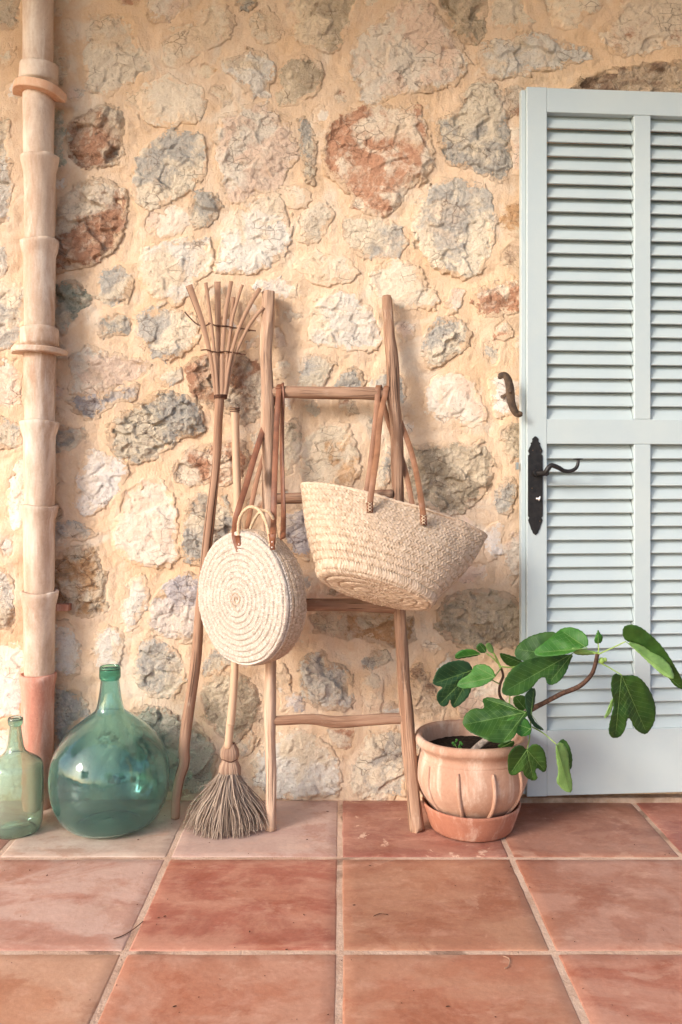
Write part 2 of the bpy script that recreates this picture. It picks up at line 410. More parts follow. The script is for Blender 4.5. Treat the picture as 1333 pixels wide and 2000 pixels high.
M['rope'] = mat_simple('straw_rope', srgb(218, 192, 160), .8, .3, 0, srgb(186, 154, 122), 200, .0005)
M['leather'] = mat_simple('brown_leather', srgb(134, 86, 62), .5, .4, 0, srgb(106, 66, 48), 18, .0006, 500)
M['leather_tan'] = mat_simple('tan_leather', srgb(156, 112, 84), .55, .4, 0, srgb(130, 90, 66), 14, .0006, 500)
M['stitch'] = mat_simple('pale_thread', srgb(226, 204, 176), .8)
M['rivet'] = mat_simple('nickel_rivet', (.75, .73, .70, 1), .3, .5, 1)
M['pipe'] = mat_clay('limewashed_terracotta', srgb(178, 144, 120), srgb(222, 202, 182), srgb(232, 220, 206), sc=5.5, wash=.75)
M['pipe_red'] = mat_clay('red_terracotta_pipe', srgb(190, 128, 108), srgb(206, 154, 134), srgb(226, 200, 184), sc=7, wash=.5)
M['ring'] = mat_clay('terracotta_bracket', srgb(206, 154, 122), srgb(222, 186, 156), srgb(232, 204, 178), sc=9, wash=.5)
M['pot'] = mat_clay('pot_terracotta', srgb(190, 154, 132), srgb(170, 130, 108), srgb(212, 190, 172), sc=6, wash=.75)
M['saucer'] = mat_clay('saucer_terracotta', srgb(170, 112, 88), srgb(156, 102, 82), srgb(206, 176, 158), sc=6, wash=.8)
M['soil'] = mat_simple('potting_soil', (.012, .009, .007, 1), .95, .1, 0, (.035, .024, .018, 1), 120, .004, 180)
M['paint'] = mat_simple('sage_grey_paint', srgb(177, 190, 193), .45, .5, 0, srgb(184, 195, 195), 3, .0003, 90)
M['iron'] = mat_simple('black_iron', (.018, .017, .018, 1), .42, .5, .4, (.03, .027, .027, 1), 60, .0008, 220)
M['bronze'] = mat_simple('aged_iron', srgb(104, 84, 66), .6, .5, .5, srgb(74, 60, 50), 70, .001, 260)
M['glass'] = mat_glass('green_bottle_glass', (.54, .81, .78, 1), (.26, .50, .48, 1), .07)
M['glass_pale'] = mat_glass('pale_green_glass', (.70, .88, .78, 1), (.46, .60, .54, 1), .10)
M['glass_neck'] = mat_glass('deep_green_glass', (.36, .78, .58, 1), (.10, .34, .22, 1), .05)
M['leaf'] = mat_leaf('fig_leaf_dark', srgb(60, 96, 38), srgb(44, 80, 34), srgb(126, 160, 96))
M['leaf_sheen'] = mat_leaf('fig_leaf_blue_sheen', srgb(54, 92, 62), srgb(42, 78, 50), srgb(126, 160, 96))  # bluish sky sheen on the leaf, put into its base colour
M['leaf_mid'] = mat_leaf('fig_leaf_fresh', srgb(70, 124, 46), srgb(52, 104, 40), srgb(130, 168, 96))
M['leaf_pale'] = mat_leaf('fig_leaf_underside', srgb(136, 172, 100), srgb(120, 158, 86), srgb(140, 175, 104))
M['vein'] = mat_simple('leaf_vein', srgb(108, 142, 72), .5)
M['stem'] = mat_simple('green_stem', srgb(150, 176, 92), .5, .5, 0, srgb(120, 150, 70), 60, .0004)
M['bark'] = mat_simple('fig_bark', srgb(92, 68, 56), .85, .2, 0, srgb(58, 44, 38), 120, .002, 180)
M['bark_grey'] = mat_simple('grey_bark', srgb(166, 152, 140), .85, .2, 0, srgb(120, 108, 100), 90, .002, 160)
M['plaster'] = mat_simple('cream_plaster', srgb(226, 206, 178), .9, .2, 0, srgb(216, 192, 160), 3, .002, 30)
M['ceiling'] = mat_simple('wooden_ceiling', srgb(226, 206, 178), .8, .2, 0, srgb(214, 190, 160), 4, .002, 30)
M['lawn'] = mat_simple('lawn_grass', (.09, .13, .035, 1), .95, .1, 0, (.15, .17, .06, 1), 1.2, .02, 40)
M['foliage'] = mat_simple('tree_foliage', (.045, .085, .02, 1), .7, .3, 0, (.09, .12, .035, 1), 2)
M['slate'] = mat_simple('threshold_stone', srgb(190, 168, 150), .9, .2, 0, srgb(150, 124, 104), 12, .003, 60)

# ------------------------------------------------------------------ the stone wall
WY = 2.694; MPP = WY/F
def w2(px, py): return ((px-CX)*MPP, 1-(py-HY)*MPP)
PAL = {  # colour a, colour b, amount shift, craggy
 'C': (srgb(216,200,178), srgb(224,198,168), .02, .85), 'W': (srgb(224,215,202), srgb(222,202,176), -.02, 1.1),
 'G': (srgb(182,175,165), srgb(222,206,182), .03, 1.15), 'B': (srgb(182,164,140), srgb(220,200,172), .02, 1.25),
 'R': (srgb(190,142,114), srgb(228,208,184), .05, 1.25), 'O': (srgb(202,160,120), srgb(226,206,178), .03, 1.1),
 'P': (srgb(226,198,176), srgb(226,212,194), 0, .75), 'M': (srgb(170,172,154), srgb(212,200,178), .03, 1.2),
 'V': (srgb(182,174,174), srgb(214,200,188), .02, 1.05), 'D': (srgb(160,130,108), srgb(210,184,156), .03, 1.3),
 'L': (srgb(226,217,208), srgb(226,210,194), 0, .55)}
S = [
('C',.6,[(-20,-20),(40,-10),(42,52),(10,58),(-20,50)]),
('B',.6,[(96,80),(122,90),(130,130),(118,165),(96,160)]),
('C',.5,[(100,-20),(142,-20),(138,15),(118,28),(98,35)]),
('C',.9,[(176,34),(210,29),(240,36),(262,60),(278,98),(294,131),(278,154),(240,172),(221,184),(188,184),(172,165),(165,124),(161,105),(172,75)]),
('P',1.1,[(283,-20),(374,-20),(372,8),(355,25),(335,38),(310,40),(295,35),(290,20)]),
('C',1.0,[(317,95),(320,78),(345,50),(380,42),(400,25),(425,15),(440,8),(450,25),(459,50),(445,75),(420,90),(400,103),(380,112),(345,130),(325,120)]),
('W',1.5,[(436,128),(475,112),(486,100),(509,105),(531,127),(533,150),(524,169),(522,191),(497,188),(475,165),(456,150)]),
('B',1.2,[(550,142),(565,120),(595,112),(617,120),(632,142),(625,165),(610,191),(576,204),(548,204),(546,170)]),
('C',1.0,[(492,45),(505,28),(522,22),(545,40),(552,62),(540,75),(520,82),(500,75)]),
('B',1.3,[(580,-20),(692,-20),(690,25),(678,55),(672,85),(650,98),(612,95),(590,85),(572,70),(582,45),(580,20)]),
('C',.6,[(555,-15),(588,-15),(583,8),(562,12)]),
('C',.7,[(712,-20),(748,-20),(735,4),(716,14)]),
('P',1.2,[(712,203),(696,165),(687,135),(687,94),(700,75),(730,56),(752,34),(779,15),(798,-8),(843,-2),(862,35),(885,70),(903,105),(914,125),(905,147),(889,166),(850,172),(800,180),(760,190),(735,203)]),
('B',1.1,[(848,-20),(947,-20),(950,20),(950,65),(930,82),(905,75),(890,55),(870,30),(855,5)]),
('C',.9,[(957,-20),(1015,-20),(1025,20),(1037,40),(1030,55),(1000,62),(965,52),(957,20)]),
('C',.8,[(1040,-20),(1180,-20),(1165,15),(1140,35),(1125,52),(1100,54),(1080,45),(1062,20)]),
('R',1.1,[(1215,-20),(1352,-20),(1352,90),(1300,90),(1262,100),(1230,115),(1200,108),(1178,90),(1170,70),(1195,45),(1215,20)]),
('W',1.6,[(938,110),(945,85),(970,78),(1000,85),(1020,72),(1050,68),(1075,78),(1100,85),(1120,95),(1150,100),(1152,112),(1130,122),(1085,133),(1040,138),(1010,145),(980,152),(955,150),(945,130)]),
('D',1.2,[(1115,172),(1140,155),(1175,143),(1225,132),(1290,123),(1350,122),(1350,200),(1115,200)]),
('G',1.3,[(905,185),(920,165),(945,155),(965,165),(980,190),(985,225),(992,260),(995,310),(985,345),(972,358),(950,345),(920,330),(885,322),(865,300),(855,255),(858,235),(890,220)]),
('G',1.6,[(815,400),(830,370),(860,355),(900,352),(945,362),(960,385),(965,430),(962,470),(950,505),(935,530),(905,545),(870,530),(840,510),(815,480),(805,455)]),
('R',1.4,[(648,250),(665,230),(700,212),(760,208),(815,212),(828,235),(838,275),(847,320),(830,350),(790,372),(775,400),(755,420),(720,415),(690,405),(688,380),(660,355),(640,340),(632,300)]),
('P',1.2,[(440,225),(490,205),(520,200),(545,225),(565,245),(575,280),(582,310),(560,330),(545,365),(520,380),(490,390),(455,392),(435,370),(425,320),(422,270),(428,240)]),
('G',1.0,[(582,235),(592,228),(605,250),(615,285),(615,330),(612,362),(600,350),(592,310),(588,265)]),
('W',1.2,[(470,410),(495,390),(530,378),(548,385),(555,415),(566,440),(566,470),(548,500),(520,520),(490,530),(450,535),(425,530),(430,480),(440,450)]),
('C',.9,[(560,368),(578,364),(597,374),(605,393),(600,402),(585,404),(570,412),(563,398)]),
('C',1.0,[(590,425),(610,405),(634,399),(655,415),(640,445),(622,465),(600,475),(585,470)]),
('G',1.1,[(672,430),(690,422),(730,428),(765,435),(785,450),(792,475),(780,495),(745,502),(710,500),(682,485),(672,465)]),
('C',1.1,[(250,185),(270,172),(300,160),(328,147),(345,160),(370,170),(390,175),(402,200),(400,220),(375,240),(330,242),(290,238),(265,220),(252,205)]),
('R',1.0,[(135,250),(150,228),(180,210),(215,205),(238,222),(240,260),(238,300),(225,318),(190,328),(155,325),(138,305)]),
('M',.7,[(100,215),(125,215),(128,240),(120,300),(132,320),(100,322)]),
('G',1.7,[(262,345),(268,310),(295,280),(325,262),(365,258),(390,265),(398,290),(405,325),(395,345),(370,370),(340,385),(310,400),(285,405),(265,385)]),
('R',1.5,[(112,420),(130,385),(155,362),(190,350),(220,358),(240,375),(248,400),(238,440),(228,475),(205,500),(175,515),(145,525),(112,530),(102,500),(104,450)]),
('G',1.1,[(375,385),(395,372),(420,385),(433,405),(420,425),(400,440),(380,445),(375,420)]),
('P',.6,[(290,420),(330,402),(362,410),(370,438),(350,456),(310,464),(285,450)]),
('W',.6,[(-20,235),(15,232),(22,300),(20,380),(15,430),(-20,440)]),
('W',.6,[(-20,470),(15,475),(22,500),(5,540),(-20,545)]),
('G',1.0,[(-20,555),(30,553),(48,565),(50,610),(42,660),(20,680),(-20,682)]),
('W',1.2,[(280,490),(300,482),(330,475),(370,466),(405,468),(415,490),(408,530),(390,545),(370,570),(350,595),(320,590),(290,570),(275,540),(278,505)]),
('G',1.2,[(190,545),(205,528),(235,522),(255,540),(258,570),(245,592),(215,598),(195,580)]),
('G',.8,[(188,635),(200,622),(230,615),(252,625),(255,645),(235,655),(200,655)]),
('M',.9,[(104,560),(130,550),(165,560),(185,575),(175,590),(150,610),(135,640),(115,650),(104,620)]),
('G',1.2,[(265,620),(290,608),(340,608),(375,612),(388,640),(385,675),(366,682),(345,695),(325,705),(300,690),(275,670),(265,645)]),
('P',1.1,[(140,700),(160,685),(175,678),(200,690),(240,697),(270,702),(292,715),(288,733),(262,742),(235,750),(210,765),(165,770),(142,765)]),
('V',1.3,[(132,785),(150,778),(185,774),(215,770),(235,758),(265,748),(275,758),(262,777),(235,782),(210,797),(175,820),(155,807),(140,797)]),
('G',.9,[(305,740),(320,725),(350,722),(355,740),(340,752),(315,755)]),
('G',1.5,[(210,860),(215,830),(240,810),(280,790),(310,765),(340,765),(370,780),(395,795),(397,840),(380,850),(345,855),(330,875),(305,895),(275,905),(245,900),(225,885)]),
('R',.9,[(365,715),(385,700),(420,695),(470,690),(505,700),(510,715),(515,760),(512,800),(500,820),(470,825),(445,805),(415,795),(385,780),(370,755)]),
('P',.5,[(-20,705),(35,700),(42,760),(30,795),(-20,800)]),
('G',.9,[(-20,815),(15,818),(42,835),(45,865),(20,875),(-20,868)]),
('G',.9,[(100,850),(135,832),(165,838),(172,855),(150,875),(120,885),(100,880)]),
('L',1.3,[(172,885),(185,880),(215,890),(245,910),(247,925),(235,950),(215,980),(185,1003),(165,1005),(150,985),(150,940)]),
('P',1.0,[(240,985),(250,960),(280,940),(315,940),(335,965),(343,985),(345,1030),(348,1080),(330,1108),(290,1105),(255,1098),(225,1075),(218,1040),(228,1010)]),
('L',.7,[(20,935),(35,905),(48,895),(55,1040),(30,1030),(18,1000)]),
('G',1.2,[(100,1030),(135,1022),(165,1030),(188,1045),(170,1052),(140,1052),(130,1066),(115,1072),(100,1075)]),
('O',1.1,[(104,1092),(135,1068),(170,1060),(190,1072),(205,1120),(212,1180),(200,1200),(165,1205),(140,1190),(104,1172)]),
('W',1.0,[(240,1165),(250,1140),(275,1120),(288,1150),(285,1185),(265,1220),(250,1230),(238,1200)]),
('V',1.3,[(292,1215),(300,1180),(325,1145),(345,1125),(372,1122),(390,1135),(398,1180),(390,1235),(370,1250),(330,1240),(305,1233)]),
('G',1.0,[(358,1030),(370,980),(390,965),(440,970),(455,1010),(450,1050),(425,1080),(400,1100),(365,1098),(355,1065)]),
('R',.9,[(338,905),(360,885),(400,870),(440,865),(475,865),(485,900),(470,935),(440,948),(380,945),(345,935)]),
('W',.6,[(-20,1120),(10,1115),(25,1145),(28,1200),(20,1230),(-20,1228)]),
('L',.5,[(-20,1250),(44,1262),(50,1330),(46,1400),(-20,1405)]),
('L',.5,[(-20,1425),(44,1420),(48,1500),(40,1555),(-20,1560)]),
('W',1.0,[(100,1215),(125,1215),(140,1235),(150,1265),(162,1300),(160,1318),(130,1322),(100,1318)]),
('W',1.2,[(183,1275),(190,1240),(210,1228),(232,1235),(242,1250),(238,1280),(222,1310),(200,1310),(188,1300)]),
('G',1.3,[(268,1300),(274,1260),(290,1246),(315,1254),(340,1272),(362,1305),(363,1325),(336,1358),(310,1358),(280,1344),(267,1320)]),
('G',1.2,[(104,1345),(120,1340),(150,1350),(168,1375),(172,1395),(150,1410),(130,1435),(115,1445),(104,1420)]),
('G',1.0,[(104,1462),(140,1455),(175,1480),(165,1540),(104,1548)]),
('M',1.3,[(262,1388),(290,1380),(320,1390),(350,1410),(380,1415),(405,1440),(420,1480),(415,1520),(390,1545),(355,1550),(325,1540),(300,1500),(280,1450)]),
('B',1.2,[(393,1365),(404,1332),(424,1320),(455,1314),(490,1332),(515,1370),(505,1400),(480,1430),(460,1445),(430,1438),(405,1408)]),
('G',1.0,[(395,1300),(410,1278),(430,1272),(445,1295),(428,1312),(400,1318)]),
('W',1.3,[(540,1440),(560,1425),(600,1430),(635,1455),(655,1480),(665,1520),(660,1550),(600,1558),(540,1555),(500,1530),(497,1490),(520,1460)]),
('G',1.3,[(722,1432),(770,1422),(790,1440),(795,1500),(790,1550),(740,1558),(690,1550),(683,1520),(700,1480)]),
('W',1.3,[(590,1300),(605,1280),(632,1272),(640,1298),(665,1305),(688,1320),(692,1355),(688,1380),(650,1385),(615,1380),(590,1350)]),
('V',1.1,[(550,1350),(566,1345),(584,1362),(596,1387),(580,1392),(553,1385)]),
('C',1.1,[(706,1325),(725,1315),(742,1325),(745,1360),(738,1390),(715,1392),(708,1360)]),
('G',.8,[(708,1290),(725,1275),(755,1272),(758,1290),(735,1303),(712,1305)]),
('O',.9,[(600,1200),(640,1195),(700,1195),(760,1200),(805,1205),(812,1250),(790,1260),(760,1262),(730,1245),(690,1250),(660,1240),(620,1230)]),
('D',1.3,[(800,1310),(820,1298),(835,1320),(845,1350),(870,1385),(860,1405),(830,1412),(805,1390)]),
('B',1.4,[(858,1190),(880,1165),(915,1155),(960,1155),(1000,1165),(1022,1190),(1030,1255),(970,1262),(920,1265),(880,1250),(855,1225)]),
('R',.9,[(645,1425),(690,1422),(692,1445),(680,1465),(665,1462),(650,1445)]),
('P',1.0,[(880,1360),(900,1330),(950,1320),(1010,1330),(1030,1400),(960,1405),(900,1398)]),
('D',.9,[(540,1305),(555,1300),(562,1325),(554,1345),(540,1338)]),
('C',1.2,[(580,525),(590,505),(620,498),(660,500),(685,515),(700,535),(680,548),(640,553),(610,550),(595,540)]),
('C',1.1,[(730,520),(755,512),(800,516),(822,535),(835,560),(855,585),(848,600),(800,602),(765,590),(740,575),(728,550)]),
('W',1.3,[(605,640),(610,600),(635,578),(660,572),(695,580),(720,600),(740,640),(745,665),(735,678),(690,682),(640,675),(602,660)]),
('G',1.1,[(587,750),(590,705),(610,694),(640,697),(650,712),(642,735),(628,755),(600,762)]),
('G',1.0,[(657,755),(667,732),(690,720),(710,730),(712,750),(698,760)]),
('G',.8,[(717,757),(742,732),(780,725),(792,750),(785,790),(760,795)]),
('L',.9,[(495,560),(515,548),(540,550),(575,552),(578,575),(545,582),(530,577)]),
('O',1.4,[(590,935),(592,890),(605,850),(640,825),(670,830),(690,855),(698,890),(702,920),(690,945),(650,950),(600,950)]),
('G',1.4,[(735,930),(740,895),(758,878),(764,895),(758,930),(750,955),(735,955)]),
('B',1.2,[(808,875),(850,870),(900,870),(940,865),(955,885),(960,920),(955,945),(930,975),(905,1000),(870,1005),(830,985),(800,960),(795,910)]),
('P',1.0,[(835,760),(855,735),(900,730),(920,745),(940,780),(950,812),(936,832),(900,828),(850,818),(830,800)]),
('G',1.8,[(832,665),(840,640),(860,625),(880,622),(900,635),(918,650),(915,675),(895,690),(880,700),(862,712),(845,715),(828,695)]),
('R',1.3,[(920,575),(925,565),(950,558),(985,552),(1030,550),(1030,600),(990,612),(950,618),(930,600)]),
('D',1.1,[(985,490),(1005,475),(1030,475),(1030,538),(1000,535),(985,515)]),
('L',1.0,[(958,745),(972,732),(1000,735),(1015,750),(1020,788),(985,812),(972,808),(962,780)]),
('B',1.2,[(978,836),(1000,826),(1026,835),(1026,900),(1000,900),(985,870)]),
('G',1.2,[(968,960),(985,935),(1000,935),(1008,955),(1000,985),(990,1005),(975,1000),(968,985)]),
('L',.7,[(945,1070),(955,1030),(975,1020),(980,1045),(975,1080),(955,1095)]),
('P',.8,[(990,1060),(1005,1040),(1030,1035),(1030,1110),(1000,1140),(988,1100)]),
('P',.6,[(890,1118),(920,1102),(950,1105),(948,1130),(910,1143),(890,1135)]),
('V',1.2,[(555,1010),(590,985),(622,1000),(615,1060),(600,1090),(570,1080),(550,1045)]),
('B',.8,[(552,832),(575,815),(585,850),(580,900),(562,930),(550,900)]),
('R',.8,[(985,178),(1010,170),(1030,190),(1030,222),(1000,225),(988,205)]),
('P',.8,[(1000,250),(1030,240),(1030,335),(1008,340),(998,300)]),
('O',.9,[(978,430),(992,400),(1030,395),(1030,462),(1000,462),(980,450)]),
('G',.9,[(465,1464),(480,1448),(492,1430),(500,1440),(485,1466),(470,1480)]),
('P',.6,[(405,1180),(450,1120),(480,1170),(470,1240),(420,1240)]),
('B',1.0,[(640,1090),(720,1080),(740,1140),(690,1165),(640,1160)]),
('G',1.0,[(820,1040),(880,1030),(890,1075),(850,1095),(815,1080)]),
('C',1.0,[(1060,1300),(1150,1290),(1180,1380),(1120,1430),(1050,1400)]),
]
rng = random.Random(3)
def rand_stone(cx, cy, rx, ry):
    n = rng.randint(7, 10)
    return (rng.choice('CWGBPRGCPV'), rng.uniform(.7, 1.3), [(cx+math.cos(2*math.pi*k/n)*rx*rng.uniform(.78, 1.08), cy+math.sin(2*math.pi*k/n)*ry*rng.uniform(.78, 1.08)) for k in range(n)])
def around():
    out = []
    for gy in range(-3, 12):
        for gx in range(-4, 13):
            cx, cy = gx*138+rng.uniform(-18, 18)+(gy % 2)*60, gy*136+rng.uniform(-16, 16)+40
            if cy > 1490 or cy < -260: continue
            inside = -95 < cx < 1110 and cy > -95
            inside = inside or (1000 < cx < 1420 and -95 < cy < 250)
            if inside or cx < -420 or cx > 1750: continue
            out.append(rand_stone(cx, cy, rng.uniform(42, 58), rng.uniform(38, 54)))
    return out
S += around()
X0, X1, Z0, Z1, GR = -1.78, 1.78, -0.02, 2.98, .0055
gx = np.arange(X0, X1+GR, GR); gz = np.arange(Z0, Z1+GR, GR)
GXX, GZZ = np.meshgrid(gx, gz)
SD = np.full(GXX.shape, -1.0)
wall = link('stone_wall', bpy.data.meshes.new('stone_wall'), None)
tag(wall, 'rubble stone wall with wide peach coloured mortar joints, behind the ladder', 'wall')
def jitter_sd(sd, X, Z, s): return sd+.0035+.0095*fbm(X*20, Z*20, 5, 4, .62)+.0095*facets(X*30+.5*vnoise(X*40, Z*40, 3), Z*34, 21)+.004*facets(X*80, Z*80, 22)+.0032*vnoise(X*90, Z*90, 9)
def sd_update(pm):
    xs = [p[0] for p in pm]; zs = [p[1] for p in pm]
    i0, i1 = np.searchsorted(gx, [min(xs)-.09, max(xs)+.09]); k0, k1 = np.searchsorted(gz, [min(zs)-.09, max(zs)+.09])
    if i1-i0 > 1 and k1-k0 > 1: PRE[k0:k1, i0:i1] = np.maximum(PRE[k0:k1, i0:i1], polysdf(pm, GXX[k0:k1, i0:i1], GZZ[k0:k1, i0:i1]))
PRE = np.full(GXX.shape, -.09)
for _, _, pts in S: sd_update([w2(*p) for p in pts])
prg = random.Random(77); px_ = GXX/MPP+CX; py_ = HY-(GZZ-1)/MPP
okm = (px_ > 6) & (px_ < 1020) & (py_ > 0) & (py_ < 1530) & ~((px_ > 36) & (px_ < 104))
for _ in range(74):
    f = np.where(okm, PRE, 9.0)+np.abs(0)
    k = int(np.argmin(f)); gap = -f.ravel()[k]
    if gap < .021: break
    cx, cz = GXX.ravel()[k], GZZ.ravel()[k]; n = prg.randint(5, 7); a0 = prg.uniform(0, 6); r = min(.030, gap-.008)
    ang = prg.uniform(0, 3.1); st = prg.uniform(1.0, 1.5)
    pm = []
    for i in range(n):
        a = a0+2*math.pi*i/n; rr = r*prg.uniform(.75, 1.1); x, z = math.cos(a)*rr*st, math.sin(a)*rr/st
        pm.append((cx+x*math.cos(ang)-z*math.sin(ang), cz+x*math.sin(ang)+z*math.cos(ang)))
    S.append((prg.choice('CPLWCPGOR'), prg.uniform(.2, .9), [(x/MPP+CX, HY-(z-1)/MPP) for x, z in pm])); sd_update(pm)
for si, (typ, proud, pts) in enumerate(S):
    cA, cB, sh, crag = PAL[typ]
    pm = [w2(*p) for p in pts]
    xs = [p[0] for p in pm]; zs = [p[1] for p in pm]
    pad = .07
    i0, i1 = np.searchsorted(gx, [min(xs)-pad, max(xs)+pad]); k0, k1 = np.searchsorted(gz, [min(zs)-pad, max(zs)+pad])
    if i1-i0 < 2 or k1-k0 < 2: continue
    sub = polysdf(pm, GXX[k0:k1, i0:i1], GZZ[k0:k1, i0:i1]); SD[k0:k1, i0:i1] = np.maximum(SD[k0:k1, i0:i1], sub)
    offview = min(p[0] for p in pts) > 1110 and min(p[1] for p in pts) > 150 or max(p[0] for p in pts) < -25 or max(p[1] for p in pts) < -25 or min(p[0] for p in pts) > 1345
    g = .009 if offview else .0034
    lx = np.arange(min(xs)-.022, max(xs)+.022+g, g); lz = np.arange(max(min(zs)-.022, 0.0), min(max(zs)+.022, Z1)+g, g)
    LX, LZ = np.meshgrid(lx, lz); sd0 = polysdf(pm, LX, LZ); sd = jitter_sd(sd0, LX, LZ, si)
    size = math.sqrt((max(xs)-min(xs))*(max(zs)-min(zs))); cx, cz = sum(xs)/len(xs), sum(zs)/len(zs)
    H0 = .0048*proud+.0005
    tx, tz = rng.uniform(-.06, .06), rng.uniform(-.06, .06)
    h = -.024+(.024+H0)*sstep(-.017, -.002, sd)
    infl = sstep(-.002, .022, sd)
    wx = LX+.012*vnoise(LX*22, LZ*22, si+50); wz = LZ+.012*vnoise(LX*22, LZ*22, si+70)
    crag = crag*rng.choice((.45, .6, .8, 1.0, 1.2)); fs = rng.uniform(.6, 1.45)
    ca = crag*min(1.0, size/.14)
    h += infl*((LX-cx)*tx+(LZ-cz)*tz+ca*(.0110*facets(wx*16*fs+si, wz*21*fs, si)+.0040*facets(wx*42*fs, wz*52*fs+si, si+9)+.006*fbm(LX*11, LZ*11, si, 3)+.0022*fbm(LX*70, LZ*70, si+4, 3)))
    h += np.clip(sd, 0, .04)*.10
    tone = .22*(((LX-cx)*math.cos(si*2.4)+(LZ-cz)*math.sin(si*2.4))/max(size, .05))+.05*math.sin(si*1.7)+sh
    if typ == 'R' and si == 32: tone = .5*((cx-LX)+(LZ-cz)*1.3)/size-.02
    keep = (sd > -.018)
    q = gridquads(len(lz), len(lx)); kk = keep.ravel(); q = q[kk[q].all(1)]
    used = np.unique(q); remap = np.full(keep.size, -1); remap[used] = np.arange(len(used)); q = remap[q]
    V = np.stack([LX.ravel()[used], (WY-h).ravel()[used], LZ.ravel()[used]], 1)
    me = npmesh('stone', V, q[:, ::1], True, None, {'tone': tone.ravel()[used], 'edge': np.clip(sd.ravel()[used], -.02, .1)})
    o = link('stone', me, M['stone'], wall)
    vj = lambda c, j: tuple(max(0, v*j) for v in c[:3])
    j = rng.uniform(.9, 1.06)
    o['colour_a'] = vj(cA, j); o['colour_b'] = vj(cB, rng.uniform(.93, 1.05))
    o['seed_offset'] = (si*3.7, si*1.3, si*2.1); o['craggy'] = float(crag)
# mortar face: a relief between the stones
MX, MZ = GXX, GZZ
sd = jitter_sd(SD, MX, MZ, 0)
dist = np.clip(-sd, 0, .07)
mh = .0055*fbm(MX*5, MZ*5, 101, 3)+.0035*fbm(MX*16+.3*MZ*16, MZ*10, 103, 3)+.0011*fbm(MX*60, MZ*45, 105, 3)
lip = .5+.5*np.clip(fbm(MX*9, MZ*9, 111, 2)*2.6, -1, 1)
over = .001+.028*np.clip(fbm(MX*12, MZ*12, 131, 4)*2.6-.15, 0, 1)
mh += (.0005+.0055*lip)*np.exp(-(dist/.040)**2)-.006*sstep(.012, .05, dist)*(.6+.6*vnoise(MX*4, MZ*4, 113))
ridge = np.exp(-((dist-.010)/.004)**2)*np.clip(fbm(MX*9, MZ*9, 121, 3)*3, 0, 1)*.0012     # trowel edges
mh += ridge
mh = mh-.035*sstep(.001, .018, sd-over)
MV = np.stack([MX.ravel(), (WY-mh).ravel(), MZ.ravel()], 1)
me = npmesh('mortar', MV, gridquads(len(gz), len(gx)), True); me.materials.append(M['mortar'])
wall.data = me
link('wall_core', box_me('wall_core', X0, X1, WY+.034, WY+.5, -.1, Z1), M['mortar'], wall)

# ------------------------------------------------------------------ floor
TW = .453; GJ = .0115
flo = link('floor', box_me('floor', -6, 6, -0.9, WY+.03, -.12, -.0016), M['grout']); tag(flo, kind='structure')
TC = {(0,-4):'rp',(0,-3):'rp',(0,-2):'pk',(0,-1):'mv',(0,0):'br',(0,1):'bn',(0,2):'rb',(0,3):'bn',
      (1,-3):'rp',(1,-2):'rp',(1,-1):'rd',(1,0):'tn',(1,1):'rt',(1,2):'ro',(2,-3):'or',(2,-2):'or',(2,-1):'op',(2,0):'ot',(2,1):'rp2',(2,2):'ro'}
TP = {'rp':(srgb(182,132,114),srgb(202,166,150)),'pk':(srgb(192,164,146),srgb(204,180,162)),'mv':(srgb(184,150,138),srgb(196,166,152)),
      'br':(srgb(148,94,80),srgb(166,116,98)),'bn':(srgb(146,98,80),srgb(164,116,96)),'rb':(srgb(144,86,74),srgb(160,104,88)),
      'rd':(srgb(164,98,80),srgb(186,130,108)),'tn':(srgb(176,128,102),srgb(164,112,88)),'rt':(srgb(164,110,88),srgb(178,130,110)),
      'ro':(srgb(168,106,86),srgb(182,124,102)),'or':(srgb(190,136,106),srgb(200,154,126)),'op':(srgb(180,118,92),srgb(190,138,114)),
      'ot':(srgb(176,116,90),srgb(184,132,106)),'rp2':(srgb(170,106,84),srgb(186,132,110))}
def make_tile(x0, x1, y0, y1, seed):
    nx, ny = 14, 14
    u = np.linspace(0, 1, nx); v = np.linspace(0, 1, ny)
    e = .006
    u = np.concatenate([[0, e/(x1-x0)], u[1:-1], [1-e/(x1-x0), 1]]); v = np.concatenate([[0, e/(y1-y0)], v[1:-1], [1-e/(y1-y0), 1]])
    U, W = np.meshgrid(u, v); X = x0+(x1-x0)*U; Y = y0+(y1-y0)*W
    ed = np.minimum(np.minimum(U, 1-U)*(x1-x0), np.minimum(W, 1-W)*(y1-y0))
    wob = .0034*fbm(X*26, Y*26, seed, 4, .65)
    X = X+np.where((U == 0) | (U == 1), wob, 0); Y = Y+np.where((W == 0) | (W == 1), wob, 0)
    Z = -.0030*(1-sstep(0, .005, ed))+.0012*fbm(X*4, Y*4, seed, 2)+.0006
    n = X.size; top = np.stack([X, Y, Z], -1).reshape(-1, 3)
    m, k = U.shape
    ring = [i for i in range(k)]+[r*k+k-1 for r in range(1, m)]+[(m-1)*k+i for i in range(k-2, -1, -1)]+[r*k for r in range(m-2, 0, -1)]
    bot = top[ring].copy(); bot[:, 2] = -.02
    V = np.concatenate([top, bot]); q = gridquads(m, k)
    L = len(ring); side = np.array([(ring[i], n+i, n+(i+1) % L, ring[(i+1) % L]) for i in range(L)])
    return npmesh('tile', V, np.concatenate([q, side]), True)
rows = [(2.279+GJ/2, WY-.006), (1.826, 2.279), (1.373, 1.826), (.920, 1.373), (.467, .920), (.014, .467), (-.439, .014), (-.892, -.439)]
